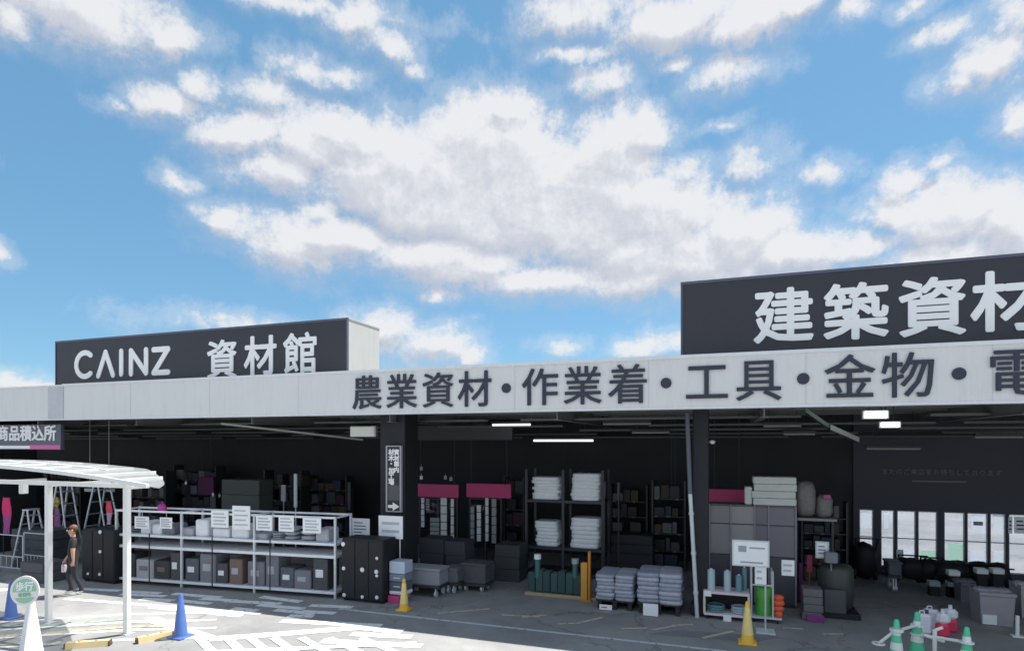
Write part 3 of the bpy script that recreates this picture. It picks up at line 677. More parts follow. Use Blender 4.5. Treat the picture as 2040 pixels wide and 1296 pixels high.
doorway(934, 1000, 'right glass doorway with bright upright strips under a red header', [(954,8,1005,1078,M_STRIP),(970,6,990,1078,M_STRIP),(984,9,992,1082,M_S2),(941,7,1008,1080,M_S2)])
# small points of light above headers, put in as pale tags on hooks
for i, (px, py) in enumerate([(839,932),(839,950),(898,953),(887,950),(370,961),(424,984),(437,986),(474,956)]):
    b_ = MB(); p = F(px, py, 17.4); b_.box(p.x-.05, p.x+.05, p.y, p.y+.02, p.z-.07, p.z+.05, bev=.01); b_.tube((p.x, p.y+.01, p.z+.05), (p.x, p.y+.01, p.z+.12), .006, n=6)
    pos = ['above the left red header, upper one', 'above the left red header, lower one', 'above the right end of the left red header', 'next to the rightmost tag over the left red header', 'over the left end of the shelving rack', 'over the rack, left of a close pair', 'over the rack, right of a close pair', 'over the rack behind the tallest white card'][i]
    single('glint_tag', b_, M_STRIP if i in (1, 4, 5) else M_S2, 'small pale hanging tag for a point of light '+pos, 'tag', p)
for i, (px, a, c, w) in enumerate([(588,943,1010,8),(564,965,998,12),(695,960,1015,7),(1204,958,990,5),(1232,960,990,5)]):
    b_ = MB(); p0 = F(px, c, 16.5); p1 = F(px, a, 16.5); ww = w*.016/2
    b_.box(p0.x-ww, p0.x+ww, 16.5, 16.55, p0.z, p1.z, bev=.01); b_.tube((p0.x, 16.53, 0), (p0.x, 16.53, p0.z), .02, n=8)
    single('banner_pole', b_, [M_STRIP, M_S2, M_STEEL, M_STEEL, M_STEEL][i], ['bright narrow upright banner on a pole behind the rack', 'short grey banner on a pole behind the rack', 'dim narrow banner on a pole left of the sign pillar', 'dim narrow banner just right of the white bundles', 'second dim banner right of the white bundles'][i], 'banner', (p0.x, 16.5, 0))

# ------------------------------------------------------------------ dim gondola shelves deep in the hall
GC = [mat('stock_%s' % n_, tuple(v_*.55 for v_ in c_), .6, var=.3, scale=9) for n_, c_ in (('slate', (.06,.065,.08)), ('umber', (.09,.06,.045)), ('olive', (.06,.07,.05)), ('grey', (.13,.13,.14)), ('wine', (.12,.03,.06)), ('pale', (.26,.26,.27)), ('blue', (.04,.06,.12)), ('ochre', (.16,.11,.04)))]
def gondola(px0, px1, Y, h, label, seed, lv=5):
    r = random.Random(seed); x0, x1 = X_(px0, Y), X_(px1, Y); t = T('gondola_shelf', label, 'shelving', ((x0+x1)/2, Y, 0))
    for xx in (x0, x1-.05):
        b_ = MB(); b_.box(xx, xx+.05, Y, Y+.5, 0, h); t.part('side_frame', b_, M_STEEL)
    for k in range(lv):
        z = .08+k*(h-.1)/lv; b_ = MB(); b_.box(x0+.05, x1-.05, Y, Y+.5, z-.03, z); sh = t.part('shelf', b_, M_STEEL)
        x = x0+.07; hh = (h-.1)/lv
        while x < x1-.3:
            w = r.uniform(.14, .42)
            if r.random() < .88:
                m_ = r.choice([0, 0, 1, 2, 3, 3, 4, 5, 6, 7, 0]); q = r.uniform(.45, .85)*hh
                b_ = MB(); b_.box(x, x+w-.02, Y+.03+r.uniform(0, .06), Y+.45, z+.001, z+q, bev=.01); lb_ = 'small dim %s carton stocked on the %s' % (['slate', 'brown', 'olive', 'grey', 'wine red', 'pale', 'blue', 'ochre'][m_], label.replace('dim stocked ', '').replace('narrow stocked ', 'narrow ')); single('carton', b_, GC[m_], lb_, 'carton', (x+w/2, Y+.24, z+.001), lb_.replace('small dim ', '').replace(' carton', ' cartons'))
            x += w
        b_ = MB(); 
        x = x0+.1
        while x < x1-.2: b_.box(x, x+.09, Y-.012, Y-.001, z-.04, z+.01); x += r.uniform(.3, .7)
        t.part('price_ticket', b_, M_S3)
M_S3 = mat('dim_ticket', (.14,.145,.15), .5)
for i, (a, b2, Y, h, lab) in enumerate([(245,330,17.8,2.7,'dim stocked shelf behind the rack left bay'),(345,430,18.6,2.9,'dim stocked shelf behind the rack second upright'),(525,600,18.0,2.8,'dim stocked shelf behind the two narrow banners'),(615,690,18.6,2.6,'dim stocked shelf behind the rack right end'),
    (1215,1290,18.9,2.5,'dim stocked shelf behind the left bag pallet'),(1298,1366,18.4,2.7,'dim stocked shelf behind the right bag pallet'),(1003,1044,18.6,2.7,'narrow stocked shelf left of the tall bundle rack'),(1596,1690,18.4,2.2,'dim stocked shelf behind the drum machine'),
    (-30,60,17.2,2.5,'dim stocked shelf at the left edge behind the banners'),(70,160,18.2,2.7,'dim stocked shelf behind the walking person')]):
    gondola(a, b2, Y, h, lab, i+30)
# ------------------------------------------------------------------ shelving rack
A0 = G(232, 1160); A1 = G(668, 1192); rdir = (A1-A0).normalized(); rn = Vector((-rdir.y, rdir.x, 0)); RL = (A1-A0).length
def RP(u, d, z): p = A0+rdir*u+rn*d; return Vector((p.x, p.y, z))
rot = Matrix.Translation(A0) @ Matrix.Rotation(math.atan2(rdir.y, rdir.x), 4, 'Z')
rack = T('shelving_rack', 'long grey steel shelving rack with two pale shelves in front of the dark hall', 'rack', A0)
def ru(px):   # distance along the rack at a pixel column
    r_ = ray(px, 1000); # intersect vertical plane of rack front
    det = r_.x*(-rdir.y)+rdir.x*r_.y
    k = (A0.x*(-rdir.y)+rdir.x*A0.y)/det
    p = Vector((r_.x*k, r_.y*k, 0)); return (p-A0).dot(rdir)
us = [0.0, ru(362), ru(507), RL]
for u in us:
    for d_ in (0, .75):
        b_ = MB(); b_.box(u-.028, u+.028, d_-.028, d_+.028, 0, 2.02, bev=.005, M=rot); rack.part('upright', b_, M_GALV)
M_SHELF = mat('pale_shelf', (.78,.80,.84), .4, .0, .06)
for z, h in ((1.36, .06), (1.06, .07), (.17, .06)):
    b_ = MB(); b_.box(-.02, RL+.02, -.035, 0.79, z-h, z, bev=.006, M=rot); rack.part('shelf', b_, M_SHELF if z > .2 else M_SHELF)
b_ = MB(); b_.box(0, RL, -.02, .02, 1.96, 2.01, M=rot); b_.box(0, RL, .73, .77, 1.96, 2.01, M=rot)
for u in us: b_.box(u-.02, u+.02, .02, .73, 1.965, 2.005, M=rot)
rack.part('top_rail', b_, M_SHELF)
for px in (425, 540, 300):
    b_ = MB(); u = ru(px); b_.box(u-.012, u+.012, -.05, -.037, .1, 1.4, M=rot); rack.part('divider', b_, M_BLACK)
GM = [mat('goods_grey', (.20,.20,.23), .7), mat('goods_dark', (.07,.07,.08), .6), mat('goods_brown', (.20,.14,.12), .8), mat('goods_pale', (.42,.43,.46), .7), mat('goods_plum', (.16,.09,.12), .7), mat('goods_white', (.78,.80,.83), .6), mat('goods_charcoal', (.045,.045,.052), .6, var=.3), mat('goods_slate', (.10,.11,.14), .6, var=.3)]
rr_ = random.Random(11)
desc = ['grey','dark','brown','pale grey','plum','white','charcoal','slate blue']
bays = ['left','middle','right']
u = .12; k = 0
cnt = {}
while u < RL-.5:
    w = rr_.uniform(.28, .62); h = rr_.uniform(.42, .80); mi = rr_.choice([1, 0, 6, 2, 7, 4, 1, 6, 3, 7]); 
    if any(u < x < u+w for x in us[1:3]): u += .12
    b_ = MB(); b_.box(u, u+w, .06, .62, .172, .172+h, bev=.02, M=rot)
    c = RP(u+w/2, .3, .172)
    t = T('carton', '', 'carton', c); t.part('box', b_, GM[mi])
    b_ = MB(); b_.box(u+w*.2, u+w*.7, .052, .058, .172+h*.4, .172+h*.65, M=rot); t.part('printed_label', b_, GM[(3, 5, 3, 0, 3, 0, 2, 5)[mi]])
    bay = 0 if u < us[1] else (1 if u < us[2] else 2)
    t.o['label'] = '%s carton on the bottom shelf, number %d from the left end of the long rack' % (desc[mi], k+1)
    t.o['label'] = '%s %s carton on the rack bottom shelf, %s from left' % ('tall' if h > .55 else 'low', desc[mi], ['first','second','third','fourth','fifth','sixth','seventh','eighth','ninth','tenth','eleventh','twelfth','thirteenth','fourteenth','fifteenth','sixteenth'][min(k, 15)])
    u += w+rr_.uniform(.015, .07); k += 1
u = .1; k = 0
ordn = ['first','second','third','fourth','fifth','sixth','seventh','eighth','ninth','tenth','eleventh','twelfth','thirteenth','fourteenth','fifteenth','sixteenth','seventeenth','eighteenth','nineteenth','twentieth']
while u < RL-.45:
    w = rr_.uniform(.3, .55); h = rr_.uniform(.14, .44); mi = rr_.choice([5, 3, 5, 0, 3])
    if any(u < x < u+w for x in us[1:3]): u += .1
    b_ = MB()
    if rr_.random() < .5: b_.box(u, u+w, .08, .6, 1.362, 1.362+h, bev=.03, M=rot); kn = 'carton'
    else:
        for q in range(3): b_.blob((0, 0, 0), (w*.5, .24, h/6), seed=k*3+q, amp=.04)
        n0 = len(b_.v)//3
        b_.v = [tuple(rot @ Vector((v[0]+u+w/2, v[1]+.35, v[2]+1.362+h/6+(i//n0)*h/3))) for i, v in enumerate(b_.v)]
        kn = 'sack_pile'
    single(kn if kn == 'carton' else 'bag_pile', b_, GM[mi], '%s %s on the rack top shelf, %s from left' % (desc[mi], 'box' if kn == 'carton' else 'pile of flat bags', ordn[k]), 'carton' if kn == 'carton' else 'bags', RP(u+w/2, .3, 1.362))
    u += w+rr_.uniform(.03, .15); k += 1
# white cards hung from the rack
for i, (a, b2, c, d2) in enumerate([(272,300,1028,1052),(424,458,1016,1050),(466,501,1007,1054),(513,545,1026,1056),(558,588,1026,1058),(606,642,1031,1061),(322,346,1030,1052)]):
    u0, u1 = ru(a), ru(b2); cen = RP((u0+u1)/2, -.05, 0); dep = -SN*cen.x+CS*cen.y
    z1_ = HC-(c-HOR)/FPX*dep; z0_ = HC-(d2-HOR)/FPX*dep
    t = T('price_card', ordn[i]+' card', 'price card', (cen.x, cen.y, z0_))
    b_ = MB(); b_.box(u0, u1, -.06, -.045, z0_, z1_, M=rot); pn = t.part('card', b_, M_PAPER)
    b_ = MB(); hh = (z1_-z0_)
    for q in range(4):
        zz = z0_+hh*(.2+.2*q); b_.box(u0+.12*(u1-u0), u1-.12*(u1-u0)*(1+q % 2), -.064, -.0605, zz-.02, zz+.02, M=rot)
    t.part('print', b_, mat('pale_print', (.5,.52,.56)), pn)
    b_ = MB(); b_.tube(RP((u0+u1)/2, -.035, z1_-.05), RP((u0+u1)/2, -.035, max(1.99, z1_)), .006, n=6); t.part('hook', b_, M_GALV)
    t.o['label'] = ['pale price card at the left end of the rack, partly behind the canopy post', 'white price card left of the tallest card on the rack', 'tallest white price card, rising above the rack top rail', 'white price card just right of the rack third upright', 'white price card in the middle of the rack right bay', 'widest low price card near the rack right end', 'small pale price card left of the rack second upright'][i]
# pink bag hung at rack left
b_ = MB(); p = F(323, 1012, 12.4); b_.blob(p, (.14, .08, .13), 5, amp=.15); b_.path([p+Vector((-.05, 0, .1)), p+Vector((0, 0, .2)), p+Vector((.05, 0, .1))], .008)
single('pink_bag', b_, mat('pink_bag', (.55,.05,.33), .5), 'small bright pink bag on the rack top rail beside the canopy post', 'bag', p-Vector((0, 0, .13)))

# black boards with white fittings
def blackpanel(px0, px1, pyt, gx, gy, dots, label):
    g0 = G(gx, gy); Y = g0.y; x0, x1 = X_(px0, Y), X_(px1, Y); zt = Z_((px0+px1)/2, pyt, Y)
    t = T('storage_locker', label, 'locker', ((x0+x1)/2, Y, 0))
    b_ = MB(); b_.box(x0, x1, Y, Y+.6, .05, zt, bev=.02); bd = t.part('body', b_, M_BLACK)
    b_ = MB(); n = 3; w = (x1-x0)/n
    for i in range(n): b_.box(x0+i*w+.015, x0+(i+1)*w-.015, Y-.018, Y-.001, .1, zt-.04, bev=.006)
    t.part('door_panel', b_, M_BLACK)
    for xx in (x0+.06, x1-.06):
        b_ = MB(); b_.box(xx-.04, xx+.04, Y+.05, Y+.13, 0, .05); b_.box(xx-.04, xx+.04, Y+.45, Y+.53, 0, .05); t.part('foot', b_, M_BLACK)
    for (dx, dy, s) in dots:
        p = F(dx, dy, Y-.02); b_ = MB(); b_.lathe([(.045*s, 0), (.05*s, .012), (.03*s, .03)], n=12, M=Matrix.Translation(p) @ ROTX); t.part('fitting', b_, M_PAPER)
blackpanel(681, 763, 1073, 722, 1199, [(685,1131,1),(722,1134,1.2),(750,1138,1.1),(751,1111,.8),(686,1184,1),(722,1188,.9),(751,1189,1),(684,1083,1.2),(751,1146,.8)], 'black locker with white round fittings between rack and sign pillar')
blackpanel(164, 228, 1054, 196, 1160, [(200,1059,1.1),(200,1098,1),(199,1143,.9),(176,1142,.8)], 'black locker with white round fittings behind the walking person')

# ------------------------------------------------------------------ goods between the pillars
Yx = G(790, 1200).y
t = T('drawer_tower', 'pale blue and white drawer tower between black locker and yellow cone', 'drawer tower', (X_(788, Yx), Yx, 0))
for i, (a, c, m) in enumerate([(1118, 1142, mat('ice_blue', (.50,.58,.70), .4)), (1143, 1158, mat('slate_blue', (.22,.25,.32), .5)), (1159, 1176, mat('slate_dark', (.12,.13,.17), .5)), (1177, 1184, M_PAPER)]):
    b_ = MB(); b_.box(X_(775, Yx), X_(806, Yx), Yx, Yx+.4, Z_(790, c, Yx), Z_(790, a, Yx), bev=.015); dw = t.part('drawer', b_, m)
    b_ = MB(); zz = (Z_(790, c, Yx)+Z_(790, a, Yx))/2; b_.box(X_(784, Yx), X_(797, Yx), Yx-.02, Yx-.001, zz-.012, zz+.012); t.part('handle', b_, M_GALV, dw)
b_ = MB(); b_.box(X_(774, Yx), X_(797, Yx), Yx-.05, Yx+.3, 0, Z_(790, 1186, Yx), bev=.01); single('pink_box', b_, mat('magenta_box', (.60,.07,.25), .5), 'flat bright pink box under the drawer tower beside the yellow cone', 'box', (X_(786, Yx), Yx, 0))
def cart(px0, px1, pyt, pyb, gy, label, m, tray=True, d_=.6, cat='trolley'):
    g0 = G((px0+px1)/2, gy); Y = g0.y; x0, x1 = X_(px0, Y), X_(px1, Y); zt, zb = Z_(px0, pyt, Y), Z_(px0, pyb, Y)
    t = T('goods_trolley', label, cat, ((x0+x1)/2, Y, 0))
    b_ = MB(); b_.box(x0, x1, Y, Y+d_, zb, zb+.06, bev=.01); t.part('deck', b_, M_STEEL)
    b_ = MB(); b_.box(x0+.03, x1-.03, Y+.02, Y+d_-.02, zb+.06, zt, bev=.03); t.part('crate', b_, m)
    b_ = MB(); b_.box(x0+.01, x1-.01, Y, Y+d_, zt-.06, zt-.01, bev=.01); t.part('rim', b_, m)
    for xx in (x0+.15, x1-.15):
        for yy in (Y+.1, Y+d_-.1):
            w_ = MB(); w_.tube((xx-.025, yy, .075), (xx+.025, yy, .075), .075, n=14); w_.box(xx-.015, xx+.015, yy-.04, yy+.04, .08, zb+.0); t.part('wheel', w_, M_GALV)
    return t
cart(800, 876, 1128, 1166, 1188, 'pale grey crate trolley right of the yellow cone and sign pillar', mat('crate_grey', (.30,.31,.34), .6))
cart(880, 912, 1130, 1164, 1182, 'darker grey crate trolley tucked beside the pale one', mat('crate_dark', (.13,.13,.15), .6))
cart(915, 968, 1120, 1165, 1178, 'dark goods trolley in front of the right glass doorway', mat('crate_darker', (.085,.08,.09), .6))
cart(1768, 1800, 1118, 1150, 1178, 'dim grey trolley below the first window', mat('crate_dim', (.10,.10,.12), .6))
# dim stacks further back
def stackbox(px0, px1, pyt, gy, label, m, name='carton_stack', rows=3, cat='cartons', d_=.7):
    g0 = G((px0+px1)/2, gy); Y = g0.y; x0, x1 = X_(px0, Y), X_(px1, Y); zt = Z_((px0+px1)/2, pyt, Y); h = zt/rows
    t = T(name, label, cat, ((x0+x1)/2, Y, 0))
    rq = random.Random(int(px0))
    for i in range(rows):
        j = rq.uniform(-.02, .02); b_ = MB(); b_.box(x0+j, x1+j, Y+rq.uniform(0, .03), Y+d_, i*h, (i+1)*h-.006, bev=.015); t.part('carton', b_, m)
    return t
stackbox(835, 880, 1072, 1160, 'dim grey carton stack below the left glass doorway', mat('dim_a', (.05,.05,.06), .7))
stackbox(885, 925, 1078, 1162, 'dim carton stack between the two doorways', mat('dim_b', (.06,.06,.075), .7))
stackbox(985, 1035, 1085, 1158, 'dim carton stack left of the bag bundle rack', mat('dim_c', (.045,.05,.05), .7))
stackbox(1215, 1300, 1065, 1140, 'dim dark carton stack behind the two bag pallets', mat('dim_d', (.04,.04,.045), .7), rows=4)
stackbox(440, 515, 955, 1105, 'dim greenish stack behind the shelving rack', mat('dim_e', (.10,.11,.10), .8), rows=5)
# tall rack with white bundles
Y0 = 16.6
t = T('bundle_rack', 'tall dark steel rack holding four white bundles', 'rack', (X_(1125, Y0), Y0, 0))
xs_ = [X_(1049, Y0), X_(1122, Y0), X_(1201, Y0)]
for x in xs_:
    for yy in (Y0, Y0+.9):
        b_ = MB(); b_.box(x-.04, x+.04, yy-.04, yy+.04, 0, Z_(1125, 935, Y0), bev=.005); t.part('upright', b_, M_STEEL)
zs_ = [Z_(1125, 996, Y0), Z_(1125, 1090, Y0)]
for z in zs_+[.12]:
    b_ = MB(); b_.box(xs_[0], xs_[2], Y0-.03, Y0+.93, z-.08, z-.001, bev=.005); t.part('beam', b_, M_STEEL)
M_BUN = mat('white_bundle', (.90,.91,.93), .45, var=.06, scale=12, bump=.3, bscale=14)
for i, (a, b2, c, d2, Yq) in enumerate([(1059,1114,950,992,Y0+.05),(1136,1195,943,996,Y0+.05),(1064,1112,1038,1088,Y0+.05),(1136,1195,1032,1074,Y0+.05)]):
    x0, x1 = X_(a, Yq), X_(b2, Yq); base = zs_[0] if i < 2 else zs_[1]; zt = Z_((a+b2)/2, c, Yq); n = 7
    tt = T('white_bundle', ['upper left white bag bundle on the tall rack','upper right white bag bundle on the tall rack, tallest one','lower left white bag bundle, its bags jutting unevenly','lower right white bag bundle on the tall rack'][i], 'bag bundle', ((x0+x1)/2, Yq, base))
    h = (zt-base)/n; rq = random.Random(i+40)
    for q in range(n):
        b_ = MB(); j0, j1 = rq.uniform(-.03, .04), rq.uniform(-.04, .03); b_.blob(((x0+x1)/2+j0, Yq+.3, base+h*(q+.5)), ((x1-x0)/2+j1*.5, .3, h*.60), seed=i*9+q, n=16, amp=.03, sq=6); tt.part('bag', b_, M_BUN)
# teal sheet pile and orange upright
Yt = G(1105, 1188).y
t = T('panel_pile', 'dark teal upright sheets leaning in a row on a pale timber skid', 'sheet material', (X_(1105, Yt), Yt, 0))
x0, x1 = X_(1050, Yt), X_(1156, Yt); zt = Z_(1105, 1140, Yt)
for i in range(7):
    w = (x1-x0)/7; b_ = MB(); b_.box(x0+i*w+.006, x0+(i+1)*w-.006, Yt+.05+.02*(i % 2), Yt+.35, .09, zt*(.93+.05*((i*5) % 3)), bev=.01); t.part('sheet', b_, mat('teal_a', (.035,.085,.085), .5) if i % 2 else mat('teal_b', (.028,.065,.07), .5))
b_ = MB(); b_.box(x0-.05, X_(1190, Yt), Yt-.04, Yt+.04, .0, .07, bev=.005); b_.box(x0-.05, X_(1186, Yt), Yt+.28, Yt+.36, 0, .07, bev=.005); t.part('skid', b_, mat('timber', (.42,.33,.22), .8, var=.2))
for i, (px, a, c, m, lab) in enumerate([(1071,1103,1150,'teal','teal rolled tube with a white cap standing left on the sheet row'),(1146,1112,1150,'teal','white capped dark tube standing beside the orange post')]):
    b_ = MB(); p = F(px, c, Yt+.1); q = F(px, a, Yt+.1); r_ = .07
    tt = T('capped_tube', lab, 'tube', (p.x, p.y, p.z)); b_.tube(p, (p.x, p.y, q.z-.12), r_, n=14); tt.part('tube', b_, mat('teal_c', (.05,.15,.15), .5)); b_ = MB(); b_.tube((p.x, p.y, q.z-.12), (p.x, p.y, q.z), r_*1.3, n=14); tt.part('cap', b_, M_S2 if i else M_STRIP)
t = T('steel_stand', 'orange yellow steel stand upright between teal sheets and bag pallets', 'frame', (X_(1165, Yt), Yt-.1, 0))
b_ = MB(); M_OR = mat('orange_paint', (.55,.22,.03), .5)
b_.box(X_(1157, Yt-.1), X_(1170, Yt-.1), Yt-.12, Yt+.0, 0, Z_(1163, 1120, Yt-.1), bev=.01); t.part('post', b_, mat('amber_paint', (.60,.30,.05), .5))
b_ = MB(); b_.box(X_(1171, Yt-.1), X_(1176, Yt-.1), Yt-.10, Yt+.0, 0, Z_(1173, 1098, Yt-.1), bev=.01); t.part('rail', b_, M_OR)
b_ = MB(); b_.box(X_(1157, Yt-.1), X_(1178, Yt-.1), Yt-.16, Yt+.04, 0, .03); t.part('foot', b_, M_OR)
# two pallets of cement bags
M_BAG = mat('grey_bag', (.42,.43,.49), .6, var=.3, scale=16, bump=.3, bscale=18)
M_BAG2 = mat('grey_bag_b', (.31,.33,.41), .6, var=.3, scale=12, bump=.3, bscale=18)
bag_src = {}
def bag_pallet(px0, px1, pyt, pyb, gy, gidx, label):
    g0 = G((px0+px1)/2, gy); Y = g0.y; x0, x1 = X_(px0, Y), X_(px1, Y); zt, zb = Z_((px0+px1)/2, pyt, Y), Z_((px0+px1)/2, pyb, Y)
    t = T('pallet', label, 'pallet', ((x0+x1)/2, Y, 0))
    for i in range(5):
        b_ = MB(); w = (x1-x0)/5; b_.box(x0+i*w+.01, x0+(i+1)*w-.01, Y, Y+1.0, zb-.03, zb-.001); t.part('deck_board', b_, mat('dark_pallet', (.03,.028,.03), .8))
    for i in range(3):
        b_ = MB(); xx = x0+.05+i*((x1-x0)-.18)/2; b_.box(xx, xx+.09, Y+.02, Y+.98, 0, zb-.031); t.part('block', b_, mat('dark_pallet', (.03,.028,.03)))
    n = 7; h = (zt-zb)/n; rq = random.Random(gidx)
    sides = 'left' if gidx == 1 else 'right'
    for q in range(n):
        for s_ in range(2):
            for dpt in range(2):
                w = (x1-x0)/2; cx = x0+w*(s_+.5)+rq.uniform(-.02, .02)
                key = (gidx, (q+s_) % 2)
                loc = Vector((cx, Y+.25+.5*dpt+rq.uniform(-.02, .02), zb+h*(q+.5)))
                if key not in bag_src:
                    b_ = MB(); b_.blob((0, 0, 0), (w*.52, .26, h*.60), seed=q+gidx*7+s_, n=18, m=8, amp=.03, sq=5); bag_src[key] = b_.mesh('bag', M_BAG if key[1] else M_BAG2)
                o = link('cement_bag', bag_src[key]); o.location = loc; o.rotation_euler = (0, 0, rq.uniform(-.03, .03))
                row = 'front' if dpt == 0 else 'rear'
                tag(o, 'grey cement bag in the %s pallet stack, %s row' % (sides, row), 'bag', 'cement bags stacked on the %s pallet, %s row' % (sides, row))
bag_pallet(1186, 1262, 1146, 1196, 1214, 1, 'dark pallet under the left stack of grey bags')
bag_pallet(1268, 1357, 1143, 1203, 1224, 2, 'dark pallet under the right stack of grey bags')
board('price_card', 'small tilted white card at the foot of the left bag pallet', 'price card', 1194, 1219, 1204, 1214, G(1205, 1214).y-.05, 1, seed=21)
board('price_card', 'larger white card at the foot of the right bag pallet', 'price card', 1281, 1311, 1202, 1226, G(1296, 1226).y-.05, 0, seed=22)

# shelf trolley with glass jars, roll trolley
Yc = G(1450, 1236).y
t = T('display_trolley', 'low white trimmed display trolley with open dark shelf beside the pillar', 'display trolley', (X_(1450, Yc), Yc, 0))
x0, x1 = X_(1401, Yc), X_(1494, Yc); z1_ = Z_(1450, 1180, Yc)
M_PINK = mat('pinkish_white', (.78,.66,.72), .5)
b_ = MB(); b_.box(x0, x1, Yc, Yc+.55, z1_-.05, z1_, bev=.008); t.part('top_shelf', b_, M_PINK)
b_ = MB(); b_.box(x0+.01, x1-.01, Yc, Yc+.55, .09, .13, bev=.006); t.part('bottom_shelf', b_, M_PINK)
for xx in (x0, x1-.045):
    for yy in (Yc, Yc+.505):
        b_ = MB(); b_.box(xx, xx+.045, yy, yy+.045, .13, z1_-.05); t.part('leg', b_, mat('cream_leg', (.62,.64,.50), .5))
for xx in (x0+.08, x1-.08):
    for yy in (Yc+.08, Yc+.47):
        b_ = MB(); b_.tube((xx-.015, yy, .045), (xx+.015, yy, .045), .045, n=12); t.part('wheel', b_, M_BLACK)
b_ = MB(); b_.box(x0+.03, x1-.03, Yc+.5, Yc+.53, .13, z1_-.05); t.part('back_panel', b_, M_BLACK)
board('price_card', 'white price card hung on the front of the display trolley base', 'price card', 1441, 1457, 1226, 1237, Yc-.03, 0)
board('price_card', 'white corner card on the display trolley top', 'price card', 1403, 1417, 1176, 1187, Yc-.03, 0)
M_JAR = mat('pale_blue_tube', (.42,.54,.58), .35); M_JARD = mat('teal_tube', (.14,.27,.30), .35)
for i, (px, a, w, m, lab) in enumerate([(1417,1133,15,M_JAR,'pale blue film roll on the display trolley, leftmost'),(1449,1136,14,M_JAR,'pale blue film roll in the middle of the display trolley top'),(1472,1145,13,M_JARD,'teal film roll on the display trolley, rightmost'),(1483,1130,10,M_JARD,'slim dark film roll behind the teal one on the display trolley')]):
    Yj = Yc+(.2 if i < 3 else .38); p = F(px, 1175, Yj); r_ = (X_(px+w/2, Yj)-X_(px-w/2, Yj))/2; zt = Z_(px, a, Yj)
    tt = T('film_roll', lab, 'film roll', (p.x, Yj, z1_)); b_ = MB(); b_.lathe([(r_, 0), (r_*1.02, .02), (r_, zt-z1_-.01), (r_*.8, zt-z1_)], c=(p.x, Yj, z1_), n=18); tt.part('roll', b_, m)
    b_ = MB(); b_.tube((p.x, Yj, zt), (p.x, Yj, zt+.02), r_*.35, n=12); tt.part('core', b_, M_STRIP)
for i, (px, r_) in enumerate([(1426,.17),(1473,.15)]):
    Yj = Yc+.26; x = X_(px, Yj); tt = T('hose_coil', ['teal hose coil on the bottom shelf, left side','pale teal hose coil on the bottom shelf, right side'][i], 'hose coil', (x, Yj, .13))
    for q in range(3):
        b_ = MB(); n = 20; cz = .13+.03+.05*q
        pts = [(x+r_*math.cos(2*math.pi*k/n), Yj+r_*math.sin(2*math.pi*k/n), cz) for k in range(n+1)]; b_.path(pts, .026, 6); tt.part('hose_loop', b_, M_JARD if i == 0 else M_JAR)
Yr = G(1525, 1240).y
t = T('roll_trolley', 'silver tubular trolley with two rails carrying a bright green roll', 'trolley', (X_(1525, Yr), Yr, 0))
x0, x1 = X_(1497, Yr), X_(1546, Yr); xr = X_(1558, Yr)
for xx, py in ((x0, 1127), (X_(1540, Yr), 1138)):
    b_ = MB(); b_.path([(xx, Yr, .1), (xx, Yr, Z_(1520, py, Yr)), (xx, Yr+.45, Z_(1520, py, Yr)), (xx, Yr+.45, .1)], .018, 8); t.part('side_rail', b_, M_GALV)
b_ = MB(); b_.box(x0-.02, xr, Yr-.03, Yr+.5, .09, .125, bev=.008); t.part('base', b_, M_GALV)
b_ = MB(); b_.tube((x0, Yr, Z_(1520, 1165, Yr)), (X_(1540, Yr), Yr, Z_(1520, 1165, Yr)), .02, n=8); t.part('crossbar', b_, M_GALV)
for xx in (x0+.05, xr-.08):
    for yy in (Yr+.04, Yr+.42):
        b_ = MB(); b_.tube((xx-.015, yy, .045), (xx+.015, yy, .045), .045, n=12); t.part('wheel', b_, M_BLACK)
xg = X_(1521, Yr+.22); zg = Z_(1521, 1168, Yr+.22)
b_ = MB(); b_.lathe([(.16, 0), (.165, .02), (.16, (zg-.125)*.5), (.165, zg-.145), (.14, zg-.127)], c=(xg, Yr+.22, .127), n=22); single('green_roll', b_, mat('bright_green', (.10,.42,.06), .45, var=.3, scale=5), 'bright green upright roll held in the silver trolley', 'roll', (xg, Yr+.22, .127))
xo = X_(1551, Yr+.1); b_ = MB()
for q, (zz, rr2) in enumerate([(.19, .085), (.30, .11), (.42, .12), (.53, .10)]): b_.blob((xo, Yr+.12, zz), (rr2, .09, .07), seed=q, amp=.12)
single('orange_bag', b_, mat('orange_red_plastic', (.80,.13,.05), .45, var=.25, scale=10), 'orange red lumpy cord bundle on the right end of the silver trolley', 'cord bundle', (xo, Yr+.12, .127))

# glass cabinet with box on top
Yk = 15.2
t = T('glass_cabinet', 'tall grey framed cabinet with dusty glass doors right of the pipe pillar', 'cabinet', (X_(1500, Yk), Yk, 0))
x0, x1 = X_(1413, Yk), X_(1586, Yk); zt = Z_(1500, 1006, Yk)
b_ = MB(); b_.box(x0, x1, Yk+.1, Yk+.7, .05, zt, bev=.01); t.part('body', b_, mat('cabinet_plum_grey', (.13,.12,.14), .6, var=.15, scale=2))
b_ = MB(); b_.box(x0, x1, Yk+.02, Yk+.095, 0, .06); t.part('plinth', b_, M_STEEL)
px_ = [1413, 1456, 1504, 1532, 1586]; pan = [mat('dusty_panel', (.25,.23,.24), .4, var=.12, scale=1.5), mat('dusty_panel_b', (.31,.30,.30), .4, var=.12, scale=2), mat('dusty_panel_c', (.17,.155,.19), .4, var=.1), mat('dusty_panel_d', (.19,.18,.21), .4)]
zl = [.1, Z_(1500, 1107, Yk), Z_(1500, 1045, Yk), zt-.03]
